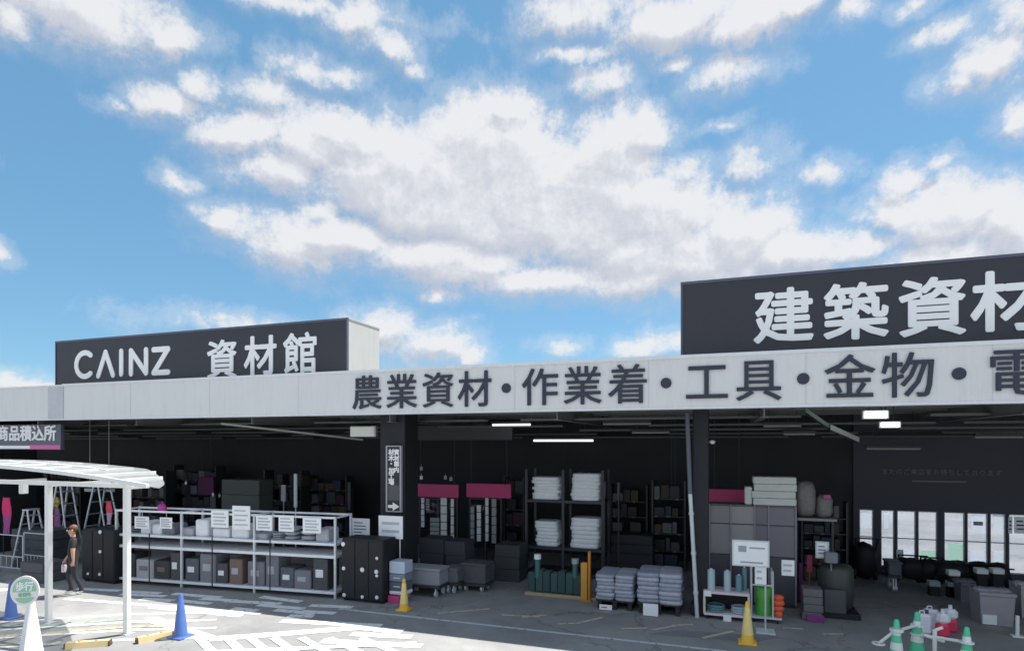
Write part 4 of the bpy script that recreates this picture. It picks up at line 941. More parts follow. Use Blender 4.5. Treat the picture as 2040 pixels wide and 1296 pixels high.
for i in range(4):
    a, b2 = X_(px_[i], Yk), X_(px_[i+1], Yk)
    for j in range(3):
        b_ = MB(); b_.box(a+.02, b2-.02, Yk+.06, Yk+.09, zl[j]+.015, zl[j+1]-.015); t.part('door_panel', b_, pan[i] if j else mat('lower_panel', (.075,.072,.09), .5))
b_ = MB()
for p in px_: b_.box(X_(p, Yk)-.016, X_(p, Yk)+.016, Yk+.03, Yk+.1, .06, zt)
t.part('mullion', b_, mat('mullion_grey', (.26,.25,.28), .4))
x0, x1 = X_(1500, Yk+.2), X_(1586, Yk+.2); zb_k = zt; z_t = Z_(1543, 949, Yk+.2); n = 4; h = (z_t-zb_k)/n
for q in range(n):
    b_ = MB(); o_ = [0.0, -.03, .02, .0][q]; b_.box(x0+o_, x1+o_*.5, Yk+.12, Yk+.66, zb_k+q*h+.002, zb_k+(q+1)*h-.006, bev=.015); b_.box(x0+o_+.1, x0+o_+.5, Yk+.112, Yk+.118, zb_k+(q+.35)*h, zb_k+(q+.6)*h)
    single('flat_carton', b_, mat('cream_carton', (.60,.62,.57), .6), '%s of four flat cream cartons on top of the glass cabinet' % ['lowest', 'second from bottom', 'third from bottom', 'topmost'][q], 'carton', ((x0+x1)/2, Yk+.12, zb_k+q*h+.002))
b_ = MB(); b_.box(X_(1484, Yk), X_(1499, Yk), Yk+.15, Yk+.5, zt+.002, Z_(1490, 970, Yk), bev=.02); single('small_carton', b_, mat('cream_carton', (.60,.62,.57)), 'small cream box left of the flat cartons on the cabinet', 'carton', (X_(1491, Yk), Yk+.15, zt))
# bulky wrapped goods on a wall shelf right of the cabinet
Yw = 15.4
t = T('wall_shelf', 'dark cantilever shelf right of the glass cabinet under wrapped goods', 'shelf', (X_(1625, Yw), Yw, Z_(1625, 1036, Yw)))
b_ = MB(); zsf = Z_(1620, 1032, Yw); b_.box(X_(1588, Yw), X_(1668, Yw), Yw, Yw+.6, zsf-.06, zsf, bev=.008); t.part('shelf_board', b_, mat('pale_edge', (.25,.25,.25), .6))
for p in (1590, 1664):
    b_ = MB(); b_.box(X_(p, Yw), X_(p, Yw)+.05, Yw+.5, Yw+.56, 0, zsf-.06); t.part('leg', b_, M_STEEL)
for i, (a, b2, c) in enumerate([(1586,1628,958),(1628,1662,985)]):
    b_ = MB(); x0, x1 = X_(a, Yw), X_(b2, Yw); z1_ = Z_((a+b2)/2, c, Yw); b_.blob(((x0+x1)/2, Yw+.3, (z1_+zsf)/2), ((x1-x0)/2, .28, (z1_-zsf)/2), seed=60+i, n=14, m=10, amp=.05, sq=3.5)
    single('wrapped_bundle', b_, mat('brown_grey_wrap', (.17,.16,.155), .55, var=.4, scale=12, bump=.5, bscale=12), ['taller grey wrapped bundle on the wall shelf beside cream cartons','lower grey wrapped bundle at the shelf right end'][i], 'wrapped goods', ((x0+x1)/2, Yw+.3, zsf))
b_ = MB(); p = F(1652, 987, Yw-.02); b_.box(p.x-.12, p.x+.03, Yw-.03, Yw-.0, p.z-.07, p.z+.02, bev=.008); single('pink_tag', b_, mat('pink_tag', (.38,.06,.18), .5), 'small pink tag on the lower wrapped bundle', 'tag', p)
# machines, pots below it
stackbox(1600, 1640, 1173, 1236, 'grey column of buckets right of the orange bundle', mat('bucket_grey', (.16,.15,.16), .6), name='bucket_column', rows=4, cat='buckets', d_=.4)
b_ = MB(); p = G(1624, 1238); b_.box(p.x-.17, p.x+.17, p.y-.05, p.y-.01, .0, .16, bev=.01); single('purple_tray', b_, mat('dim_magenta', (.22,.04,.2), .6), 'dim magenta tray at the foot of the bucket column', 'tray', (p.x, p.y-.05, 0))
pm = G(1672, 1230)
t = T('drum_machine', 'dark rounded drum machine standing left of the dim wall', 'machine', pm)
b_ = MB(); b_.lathe([(.26, .12), (.34, .2), (.36, .6), (.35, 1.0), (.30, 1.08), (.12, 1.10)], c=(pm.x, pm.y+.4, 0), n=22); t.part('drum', b_, mat('dark_olive', (.055,.058,.052), .5))
b_ = MB(); b_.box(pm.x-.32, pm.x+.12, pm.y-.12, pm.y-.02, .12, .62, bev=.02); t.part('guard', b_, mat('dark_grey_guard', (.075,.08,.085), .5))
b_ = MB(); b_.box(pm.x-.28, pm.x-.02, pm.y+.0, pm.y+.2, 1.18, 1.42, bev=.02); b_.box(pm.x-.16, pm.x-.13, pm.y+.08, pm.y+.12, 1.0, 1.18); t.part('control_box', b_, mat('blue_grey_box', (.20,.21,.24), .5))
b_ = MB(); b_.box(pm.x-.45, pm.x+.4, pm.y-.1, pm.y+.8, 0, .12, bev=.01); t.part('base', b_, M_BLACK)
stackbox(1592, 1600, 1122, 1200, 'slim magenta dim upright carton behind the buckets', mat('dim_magenta', (.22,.04,.2)), rows=2, d_=.15)
b_ = MB(); p = F(1613, 1122, 15.2); b_.box(p.x-.06, p.x+.06, 15.2, 15.24, p.z-.2, p.z+.2, bev=.01); b_.tube((p.x, 15.22, 0), (p.x, 15.22, p.z), .015); single('flag_stand', b_, mat('crimson_cloth', (.25,.03,.09), .7), 'dim crimson flag on a short stand behind the buckets', 'flag', (p.x, 15.22, 0))
# things silhouetted before the windows
for i, (px, gy, w, h) in enumerate([(1722,1150,.62,1.9),(1812,1150,.75,1.25),(1850,1152,.6,1.2),(1906,1158,.55,1.0),(1950,1156,.6,1.05),(1890,1165,.8,.55),(1985,1160,.6,.9)]):
    p = G(px, gy); Yq = min(p.y, 19.2); x = X_(px, Yq)
    t = T('hand_machine', ['tall dark machine hiding the lower part of the leftmost window', 'low dark tiller before the second window', 'dark tiller before the third window, broad handle', 'dark mower before the fourth window','dark mower before the fifth window','long dark mower body below the fourth window','dark mower before the sixth window'][i], 'garden machine', (x, Yq, 0))
    b_ = MB(); b_.blob((x, Yq, .38 if i else .52), (w*.5, .3, .28 if i else .50), seed=i+80, amp=.08); t.part('engine', b_, M_BLACK)
    b_ = MB(); b_.path([(x-w*.3, Yq, .5), (x-w*.45, Yq-.3, h*.62), (x+w*.45, Yq-.3, h*.62), (x+w*.3, Yq, .5)], .022, 6); t.part('handlebar', b_, M_BLACK)
    for s_ in (-1, 1):
        b_ = MB(); b_.tube((x+s_*w*.42-.04, Yq, .17), (x+s_*w*.42+.04, Yq, .17), .17, n=16); t.part('wheel', b_, M_BLACK)
# low white caps on a bench in front of them
for i, (px, py) in enumerate([(1863,1163),(1900,1164),(1902,1142),(1958,1138),(1990,1138)]):
    Yq = 17.6; p = F(px, py, Yq); b_ = MB(); b_.box(p.x-.12, p.x+.12, Yq, Yq+.25, p.z-.06, p.z+.06, bev=.01); b_.box(p.x-.1, p.x+.1, Yq+.02, Yq+.22, 0.03, p.z-.06, mi=1); b_.box(p.x-.11, p.x+.11, Yq, Yq+.25, 0, .03, mi=1)
    single('display_stand', b_, [M_S2 if i < 2 else M_STRIP, M_BLACK], 'small pale topped display stand, %s, below the windows' % ['lower left one', 'lower right one', 'under the fourth window', 'under the fifth window', 'under the sixth window'][i], 'display stand', (p.x, Yq, 0))
# tubs at right
def tub(px0, px1, pyt, gy, label, m, wl):
    p = G((px0+px1)/2, gy); Y = p.y; x0, x1 = X_(px0, Y), X_(px1, Y); zt = Z_(px0, pyt, Y); cx = (x0+x1)/2; hw = (x1-x0)/2
    t = T('plastic_tub', label, 'tub', (cx, Y, 0))
    b_ = MB(); k = .88
    def ring(s_, z): return [(cx-hw*s_, Y+.0+(1-s_)*.3, z), (cx+hw*s_, Y+(1-s_)*.3, z), (cx+hw*s_, Y+.6, z), (cx-hw*s_, Y+.6, z)]
    vs = ring(k, 0)+ring(1, zt)+ring(.95, zt)+ring(.82, .05)
    fs = [(0, 3, 2, 1)]
    for a in (0, 4, 8): fs += [(a+i, a+(i+1) % 4, a+4+(i+1) % 4, a+4+i) for i in range(4)]
    fs.append((12, 13, 14, 15)); b_.add(vs, fs); t.part('shell', b_, m)
    b_ = MB(); b_.box(cx-hw*1.04, cx+hw*1.04, Y-.03, Y-.001, zt-.07, zt+.0, bev=.01); t.part('rim', b_, m)
    b_ = MB(); 
    for q in range(6): b_.blob((cx-hw*.7+q*hw*.28, Y+.3, zt-.02), (.12, .15, .07), seed=q, amp=.2)
    t.part('contents', b_, m)
    if wl:
        b_ = MB(); b_.box(cx-hw*.86, cx-hw*.05, Y-.02, Y+.02, .02, .22, bev=.005); t.part('label_card', b_, M_STRIP)
tub(1952, 2024, 1178, 1246, 'large grey tub with a white card near the right edge', mat('tub_grey', (.34,.32,.35), .6, var=.1, scale=8), True)
tub(1914, 1944, 1160, 1200, 'smaller dim grey tub left of the large tub', mat('tub_dim', (.17,.165,.19), .6), False)
b_ = MB(); p = G(2028, 1268); b_.box(p.x-.03, p.x+.03, p.y, p.y+.05, 0, .42, bev=.01); b_.box(p.x-.1, p.x+.1, p.y-.06, p.y+.1, 0, .03, bev=.005); single('marker_post', b_, M_WHITEP, 'short white marker post at the right edge beside the tub', 'post', (p.x, p.y, 0))
tub(2034, 2090, 1166, 1232, 'pale tub cut by the right edge of the photo', mat('tub_pale', (.45,.44,.46), .6), False)

# ------------------------------------------------------------------ white and red cans, cones, bars at lower right
def can(px, gy, h, m1, m2, label, w=.13):
    p = G(px, gy); t = T('water_can', label, 'can', p)
    b_ = MB(); b_.box(p.x-w, p.x+w, p.y-.1, p.y+.1, 0, h, bev=.04); t.part('body', b_, m1)
    b_ = MB(); b_.tube((p.x+w*.4, p.y, h), (p.x+w*.4, p.y, h+.07), .035, n=10); t.part('cap', b_, m2)
    b_ = MB(); b_.path([(p.x-w*.6, p.y, h-.02), (p.x-w*.5, p.y, h+.05), (p.x+w*.1, p.y, h+.05), (p.x+w*.15, p.y, h-.02)], .014, 6); t.part('handle', b_, m1)
M_CW = mat('can_white', (.80,.81,.86), .4); M_CR = mat('can_red', (.75,.05,.12), .4)
can(1840, 1260, .40, M_CW, mat('purple_cap', (.14,.05,.14), .4), 'white water can nearest the middle green cone')
can(1855, 1250, .40, M_CW, mat('purple_cap', (.14,.05,.14), .4), 'white water can behind, left of the red based pair')
def rcan(px, gy, label):
    p = G(px, gy); t = T('water_can', label, 'can', p)
    b_ = MB(); b_.box(p.x-.11, p.x+.11, p.y-.1, p.y+.1, 0, .26, bev=.04); t.part('base_bucket', b_, M_CR)
    b_ = MB(); b_.box(p.x-.12, p.x+.12, p.y-.1, p.y+.1, .261, .46, bev=.05); t.part('body', b_, M_CW)
    b_ = MB(); b_.tube((p.x, p.y, .46), (p.x, p.y, .54), .035, n=10); t.part('cap', b_, M_CW)
rcan(1878, 1266, 'white can in a red bucket, front one of two'); rcan(1893, 1257, 'white can in a red bucket, rear right one of two')

def cone(px, gy, h, m, label, m2=None, slim=1.0, grp=None):
    p = G(px, gy); t = T('traffic_cone', label, 'traffic cone', p, grp)
    b_ = MB(); w = h*.21; b_.box(p.x-w, p.x+w, p.y-w, p.y+w, 0, .035, bev=.012); t.part('base', b_, m)
    b_ = MB(); r0 = h*.155*slim; b_.lathe([(r0*1.12, .035), (r0, .07), (r0*.25+.008, h-.02), (r0*.18, h)], c=p, n=24); bd = t.part('body', b_, m)
    if m2:
        for z0, z1 in ((.22, .86),) if m2 is M_CHL else ((.34, .50), (.66, .80)):  # yellow cones: one painted highlight; green cones: two bands
            b_ = MB(); rr = lambda z: r0+(r0*.25+.008-r0)*((z*h-.07)/(h-.09))+.003
            b_.lathe([(rr(z0), z0*h), (rr(z1), z1*h)], c=p, n=24); t.part('band_and_highlight', b_, m2, bd)
    return t
M_YC = mat('yellow_cone', (.85,.50,.05), .4, var=.1, dirt=.2); M_BC = mat('blue_cone', (.09,.17,.45), .4, var=.15, dirt=.1); M_GC = mat('green_cone', (.10,.58,.32), .4, var=.12)
M_CHL = mat('cream_highlight', (.86,.66,.26), .4)  # wide cream zone paints the centre highlight onto the yellow cones
cone(805, 1214, .72, M_YC, 'yellow traffic cone in front of the sign pillar', M_CHL, .95)
cone(1489, 1280, .80, M_YC, 'yellow traffic cone in front of the display trolleys', M_CHL, .95)
cone(360, 1268, .86, M_BC, 'blue traffic cone right of the canopy posts', None, .95)
cone(22, 1230, .80, M_BC, 'blue traffic cone at the left edge behind the round sign', None, .95)
cone(1786, 1322, .78, M_GC, 'green traffic cone, left one of three at lower right', M_STRIP)
cone(1827, 1306, .80, M_GC, 'green traffic cone in the middle of three, before the white cans', M_STRIP)
cone(1926, 1338, .76, M_GC, 'green traffic cone, right one of three at lower right', M_STRIP)
# white cone bars
def bar(pts, label, rings=True):
    P_ = [Vector(p) for p in pts]; t = T('cone_bar', label, 'barrier bar', (P_[0].x, P_[0].y, 0))
    b_ = MB(); b_.path(P_, .028, 8); t.part('bar', b_, M_WHITEP)
    for q in (P_[0], P_[-1]):
        b_ = MB(); n = 14; b_.path([q+Vector((.09*math.cos(2*math.pi*k/n), .09*math.sin(2*math.pi*k/n), 0)) for k in range(n+1)], .02, 6); t.part('end_ring', b_, M_WHITEP)
c1, c2, c3 = G(1786, 1322), G(1827, 1306), G(1926, 1338)
bar([c1+Vector((-.25, .1, .30)), c1+Vector((0, 0, .60))], 'short white bar hung on the left green cone')
bar([c1+Vector((0, 0, .58)), c2+Vector((0, 0, .56))], 'white bar joining left and middle green cones')
bar([c2+Vector((0, 0, .40)), c3+Vector((0, 0, .50))], 'white bar joining middle and right green cones')
b_ = MB(); p = G(1862, 1318); b_.tube((p.x, p.y, 0), (p.x, p.y, .58), .035, n=10); b_.tube((p.x-.16, p.y, .46), (p.x+.14, p.y, .38), .03, n=8); b_.box(p.x-.12, p.x+.12, p.y-.12, p.y+.12, 0, .04, bev=.01); b_.tube((p.x, p.y, .56), (p.x+.12, p.y, .62), .028, n=8)
single('bar_holder', b_, M_WHITEP, 'white upright holder with side arms between the green cones', 'barrier post', (p.x, p.y, 0))

# ------------------------------------------------------------------ walkway canopy
Pa, Pb = G(97, 1240), G(253, 1262)
YC0 = Pa.y
spx = Pb.x-Pa.x
t = T('walkway_canopy', 'white curved walkway canopy on slim posts at the left edge', 'canopy', (Pb.x, Pb.y, 0))
for i, x in enumerate((Pb.x, Pa.x, Pa.x-2.2, Pa.x-4.4)):
    y = Pb.y if i == 0 else Pa.y
    b_ = MB(); b_.box(x-.055, x+.055, y-.055, y+.055, .02, 3.0, bev=.012); po = t.part('post', b_, M_WHITEP)
    b_ = MB(); b_.box(x-.10, x+.10, y-.10, y+.10, 0, .02, bev=.004); t.part('base_plate', b_, M_GALV, po)
YN, YFR = YC0-.15, YC0+1.55
xr = X_(335, YN+.2); xl = Pa.x-5.2
def prof(x):
    u = max(0, min(1, (xr-x)/7.0)); return 2.97+.40*(1-(1-u)**2.0)
b_ = MB(); n = 52
for i in range(n):
    xa = xl+(xr-xl)*i/n; xb = xl+(xr-xl)*(i+1)/n
    def yf(x): u = min(1, (xr-x)/2.4); return YN+.06+(YFR-YN-.06)*max(0, u)**.8
    def yn(x): return YN
    za, zb2 = prof(xa), prof(xb)
    vs = [(xa, yn(xa), za), (xb, yn(xb), zb2), (xb, yf(xb), zb2+.03), (xa, yf(xa), za+.03)]
    vs += [(v[0], v[1], v[2]-.012) for v in vs]
    fs = [(0, 1, 2, 3), (7, 6, 5, 4), (0, 4, 5, 1), (3, 2, 6, 7)]
    if i == n-1: fs.append((1, 5, 6, 2))
    if i == 0: fs.append((0, 3, 7, 4))
    b_.add(vs, fs, 0, False)
M_POLY = mat('pale_polycarbonate', (.62,.64,.64), .35, var=.05); tt_ = M_POLY.node_tree; bs_ = tt_.nodes['Principled BSDF']; ou_ = tt_.nodes['Material Output']
trl = tt_.nodes.new('ShaderNodeBsdfTranslucent'); trl.inputs[0].default_value = (.6,.61,.6,1); trp = tt_.nodes.new('ShaderNodeBsdfTransparent'); ma_ = tt_.nodes.new('ShaderNodeMixShader'); mb_ = tt_.nodes.new('ShaderNodeMixShader')
ma_.inputs[0].default_value = .45; mb_.inputs[0].default_value = .55
tt_.links.new(bs_.outputs[0], ma_.inputs[1]); tt_.links.new(trl.outputs[0], ma_.inputs[2]); tt_.links.new(ma_.outputs[0], mb_.inputs[1]); tt_.links.new(trp.outputs[0], mb_.inputs[2]); tt_.links.new(mb_.outputs[0], ou_.inputs[0])
rfp = t.part('roof_sheet', b_, M_POLY)
x = xr-1.15; k = 0
while x > xl:
    b_ = MB(); u = min(1, (xr-x)/2.2); y1_ = YN+.06+(YFR-YN-.06)*u**.8; b_.box(x-.03, x+.03, YN+.02, y1_, prof(x)-.05, prof(x)+.022, bev=.004); t.part('rib', b_, M_WHITEP); x -= .85
for yy, hh in ((YN, .075), (YC0+.75, .06)):
    b_ = MB()
    for i in range(n):
        xe_ = xr-(.30 if yy == YN else 2.6)
        xa = xl+(xe_-xl)*i/n; xb = xl+(xe_-xl)*(i+1)/n; za, zb2 = prof(xa), prof(xb)
        vs = [(xa, yy-.03, za-hh+.03), (xb, yy-.03, zb2-hh+.03), (xb, yy+.03, zb2-hh+.03), (xa, yy+.03, za-hh+.03), (xa, yy-.03, za+.035), (xb, yy-.03, zb2+.035), (xb, yy+.03, zb2+.035), (xa, yy+.03, za+.035)]
        b_.add(vs, [(0, 3, 2, 1), (4, 5, 6, 7), (0, 1, 5, 4), (2, 3, 7, 6)]+([(1, 2, 6, 5)] if i == n-1 else []))
    t.part('edge_beam', b_, M_WHITEP)
b_ = MB(); b_.box(xl, Pb.x+.06, YC0-.04, YC0+.04, 2.93, 3.02, bev=.006); t.part('gutter_beam', b_, M_WHITEP)
for x in (Pa.x, Pa.x-2.2, Pb.x):
    b_ = MB(); b_.box(x-.04, x+.04, YC0+.05, YC0+.05+(.45 if x == Pb.x else 1.3), 2.90, 2.96, bev=.005); t.part('cross_beam', b_, M_WHITEP)
q = F(47, 978, YC0+.2); b_ = MB(); b_.box(q.x-.07, q.x+.07, q.y-.06, q.y+.06, q.z-.05, 2.925, bev=.01); t.part('lamp_box', b_, M_WHITEP)

# ------------------------------------------------------------------ round sign on a white cone stand
p = G(62, 1318)
t = T('round_sign_stand', 'round white and green sign on a tall white cone stand', 'sign', p)
Yq = p.y
zc = Z_(62, 1173, Yq); rr_s = (Z_(62, 1144, Yq)-Z_(62, 1203, Yq))/2
b_ = MB(); b_.lathe([(.26, 0), (.26, .04), (.19, .06), (.06, zc-rr_s), (.045, zc-rr_s*.6)], c=p, n=26); t.part('cone_post', b_, M_WHITEP)
b_ = MB(); b_.box(p.x-.3, p.x+.3, p.y-.3, p.y+.3, 0, .03, bev=.01); t.part('base', b_, mat('grey_rubber', (.5,.48,.55), .8))
ang = math.atan2(p.x, p.y); FM = Matrix.Translation((p.x, Yq-.09, zc)) @ Matrix.Rotation(-math.atan2(p.x, p.y)*.6, 4, 'Z') @ ROTX @ Matrix.Diagonal((.82, 1, 1, 1))
b_ = MB(); b_.lathe([(rr_s, 0), (rr_s, .03)], n=32, M=FM); disc = t.part('disc', b_, M_WHITEP)
M_SG = mat('sign_green', (.33,.60,.42), .5)
def arcband(y0, y1, r, Ym):   # slice of a disc between two heights
    m_ = MB(); n = 10; pts = []
    for i in range(n+1):
        y = y0+(y1-y0)*i/n; pts.append((math.sqrt(max(0, r*r-y*y)), y))
    for i in range(n, -1, -1):
        y = y0+(y1-y0)*i/n; pts.append((-math.sqrt(max(0, r*r-y*y)), y))
    vs = [FM @ Vector((x, y, Ym)) for x, y in pts]; m_.add(vs, [tuple(range(len(vs)))]); return m_
t.part('upper_field', arcband(rr_s*-.05, rr_s*.82, rr_s*.83, .033), M_SG, disc)
t.part('lower_field', arcband(rr_s*-.82, rr_s*-.45, rr_s*.83, .033), M_SG, disc)
me = glyph('歩行', rr_s*.62, M_LET, None, .002, .006)[0]; me.transform(Matrix.Translation((0, rr_s*.08, .036))); me.transform(FM); t.raw('lettering', me, disc)
me = glyph('者優先', rr_s*.30, M_SG, None, .002, .002)[0]; me.transform(Matrix.Translation((0, -rr_s*.36, .034))); me.transform(FM); t.raw('lettering', me, disc)
# parking stops
for i, (pts) in enumerate([((133,1290),(218,1284)),((274,1280),(342,1266))]):
    a, b2 = G(*pts[0]), G(*pts[1]); d_ = (b2-a).normalized(); L_ = (b2-a).length
    Mx = Matrix.Translation(a) @ Matrix.Rotation(math.atan2(d_.y, d_.x), 4, 'Z')
    t = T('parking_stop', ['cream yellow parking stop nearest the white cone stand', 'cream yellow parking stop left of the blue cone'][i], 'parking stop', a)
    b_ = MB(); vs = [(x, y, z) for x in (0, L_) for (y, z) in ((-.08, 0), (-.05, .11), (.05, .11), (.08, 0))]
    vs = [Mx @ Vector(v) for v in vs]; b_.add(vs, [(0, 1, 2, 3), (7, 6, 5, 4), (0, 4, 5, 1), (1, 5, 6, 2), (2, 6, 7, 3)])
    t.part('block', b_, mat('cream_yellow', (.72,.56,.30), .6, var=.1, dirt=.2))
    b_ = MB(); b_.box(-.03, .0, -.07, .07, 0, .10, M=Mx, bev=.01); b_.box(L_, L_+.03, -.07, .07, 0, .10, M=Mx, bev=.01); t.part('end_cap', b_, mat('dark_brown_cap', (.12,.07,.03), .6))
    for q in (.3, .7):
        b_ = MB(); b_.lathe([(.025, .11), (.03, .118), (.015, .125)], c=(0, 0, 0), n=10, M=Mx @ Matrix.Translation((L_*q, 0, 0))); t.part('bolt', b_, mat('amber_stud', (.6,.35,.08), .5))

# ------------------------------------------------------------------ left side: ladders, rails, clothing, flags
M_AL = mat('aluminium', (.55,.57,.62), .35, .5)
def stepladder(px, gy, h, w, sp, label, rot_=0.0, steps=6):
    p = G(px, gy); t = T('stepladder', label, 'stepladder', p); Mx = Matrix.Translation(p) @ Matrix.Rotation(rot_, 4, 'Z')
    for s_ in (-1, 1):
        for q in (-1, 1):
            b_ = MB(); b_.tube(Mx @ Vector((q*sp, s_*w*.5, 0)), Mx @ Vector((q*.06, s_*w*.36, h)), .03, n=8); t.part('rail', b_, M_AL)
    for k in range(1, steps+1):
        for q in (-1, 1):
            f_ = k/(steps+.6); x = q*(sp+(.06-sp)*f_); ww = w*(.5-.14*f_); b_ = MB(); b_.box(x-.035, x+.035, -ww, ww, h*f_-.015, h*f_+.015, M=Mx); t.part('tread', b_, M_AL)
    b_ = MB(); b_.box(-.12, .12, -w*.38, w*.38, h, h+.04, M=Mx, bev=.005); t.part('top_plate', b_, M_AL)
stepladder(62, 1128, 1.75, .5, .42, 'small aluminium stepladder left of the first canopy post', .2)
stepladder(203, 1118, 2.55, .6, .62, 'tall aluminium stepladder behind the black locker', .15)
stepladder(128, 1120, 2.5, .6, .45, 'tall aluminium stepladder directly behind the walking person', .25)
# steel hand rails
for i, (a, b2, py, gy) in enumerate([(-30, 46, 1064, 1140), (48, 96, 1062, 1142)]):
    g0 = G((a+b2)/2, gy); Y = g0.y; x0, x1 = X_(a, Y), X_(b2, Y); zt = Z_((a+b2)/2, py, Y)
    t = T('steel_barrier', ['low tubular steel barrier at the left edge', 'low tubular steel barrier beside the first canopy post'][i], 'barrier', ((x0+x1)/2, Y, 0))
    for xx in (x0, x1):
        b_ = MB(); b_.tube((xx, Y, 0), (xx, Y, zt), .02, n=8); t.part('post', b_, M_AL)
    for z in (zt, zt*.45, zt*.15):
        b_ = MB(); b_.tube((x0, Y, z), (x1, Y, z), .018, n=8); t.part('rail', b_, M_AL)
    b_ = MB()
    for q in range(1, 7): b_.tube((x0+(x1-x0)*q/7, Y, zt*.15), (x0+(x1-x0)*q/7, Y, zt*.45), .01, n=6)
    t.part('bars', b_, M_AL)
# dim display cabinets behind
stackbox(20, 92, 1055, 1132, 'dim dark carton wall behind the small stepladder', mat('dim_f', (.05,.055,.065), .7), rows=4)
stackbox(40, 85, 1120, 1160, 'low dark crate stack under the small stepladder', mat('dim_g', (.08,.08,.09), .7), rows=2)
# flags / hanging goods
def flag(px, py0, py1, w, Y, m, label, m2=None):
    p0 = F(px, py1, Y); z1_ = Z_(px, py0, Y); hw = w*.5*(Y/ray(px, 900).y)/FPX
    t = T('banner_flag', label, 'banner', (p0.x, Y, 0)); b_ = MB(); n = 8; k = 8; vs = []; rq = random.Random(int(px))
    for side in (0, .02):
        for j in range(k+1):
            for i in range(n+1): vs.append((p0.x-hw+2*hw*i/n, Y+.03*math.sin(i*1.3+j*.8)+side, p0.z+(z1_-p0.z)*j/k))
    N1 = (n+1)*(k+1); fs = []
    for j in range(k):
        for i in range(n):
            a = j*(n+1)+i; fs.append((a, a+1, a+n+2, a+n+1)); fs.append((N1+a, N1+a+n+1, N1+a+n+2, N1+a+1))
    for j in range(k): fs.append((j*(n+1), (j+1)*(n+1), N1+(j+1)*(n+1), N1+j*(n+1))); fs.append((j*(n+1)+n, N1+j*(n+1)+n, N1+(j+1)*(n+1)+n, (j+1)*(n+1)+n))
    mi_ = len(fs); b_.add(vs, fs); 
    if m2: b_.mi = [0 if (f[0] % N1)//(n+1) >= k*.45 else 1 for f in b_.f]
    t.part('cloth', b_, [m, m2] if m2 else m)
    b_ = MB(); b_.tube((p0.x-hw-.02, Y+.03, 0), (p0.x-hw-.02, Y+.03, z1_+.05), .015, n=8); t.part('pole', b_, M_STEEL)
    b_ = MB(); b_.tube((p0.x-hw-.02, Y+.03, z1_+.0), (p0.x+hw, Y+.03, z1_+.0), .01, n=6); t.part('arm', b_, M_STEEL)
M_PK = mat('hot_pink', (.78,.05,.20), .7, var=.15, scale=8); M_MG = mat('magenta', (.42,.09,.30), .7, var=.3, scale=10)
flag(13, 991, 1062, 22, 13.2, M_PK, 'hot pink banner flag at the left edge, magenta below', M_MG)
flag(114, 1012, 1110, 13, 13.4, mat('plum_cloth', (.45,.18,.38), .7, var=.4, scale=12), 'pink and plum patterned banner between post and person', mat('peach_cloth', (.70,.30,.24), .7, var=.3, scale=12))
flag(217, 998, 1044, 12, 13.3, mat('salmon_cloth', (.80,.12,.18), .7), 'narrow pink red banner over the black locker', mat('lilac_cloth', (.6,.45,.62), .7))
flag(112, 990, 1012, 12, 13.6, mat('yellow_cloth', (.55,.45,.05), .7), 'small yellow flag above the plum banner')
b_ = MB(); p = F(38, 1013, 15); b_.box(p.x-.35, p.x+.35, 15, 15.03, p.z-.06, p.z+.06, bev=.01); b_.tube((p.x, 15.02, p.z), (p.x, 15.02, 0), .015); single('aisle_plate', b_, M_S2, 'dim grey plate on a pole right of the hot pink banner', 'sign', (p.x, 15, 0))
for i, px in enumerate((178, 216)):
    b_ = MB(); p = F(px, 976, 14.2); b_.box(p.x-.25, p.x+.25, 14.2, 14.25, p.z-.05, p.z+.06, bev=.01); b_.tube((p.x, 14.22, p.z+.06), (p.x, 14.22, 4.8), .01); single('hanging_plate', b_, M_S2, ['pale hanging plate left of the tall stepladder top', 'pale hanging plate right of the tall stepladder top'][i], 'sign', p)
# ------------------------------------------------------------------ the person
pp_ = G(146, 1183); PROT = 150
def skin_mesh(name, verts, edges, radii, sub=1):
    me = bpy.data.meshes.new(name); me.from_pydata(verts, edges, []); ob = bpy.data.objects.new(name, me); COL.objects.link(ob)
    m_ = ob.modifiers.new('skin', 'SKIN'); m_.use_smooth_shade = True
    for sv, r_ in zip(me.skin_vertices[0].data, radii): sv.radius = (r_, r_) if not isinstance(r_, tuple) else r_
    me.skin_vertices[0].data[0].use_root = True
    s_ = ob.modifiers.new('sub', 'SUBSURF'); s_.levels = sub; s_.render_levels = sub
    bpy.context.view_layer.update(); ev = ob.evaluated_get(bpy.context.evaluated_depsgraph_get()); out = bpy.data.meshes.new_from_object(ev)
    bpy.data.objects.remove(ob); return out
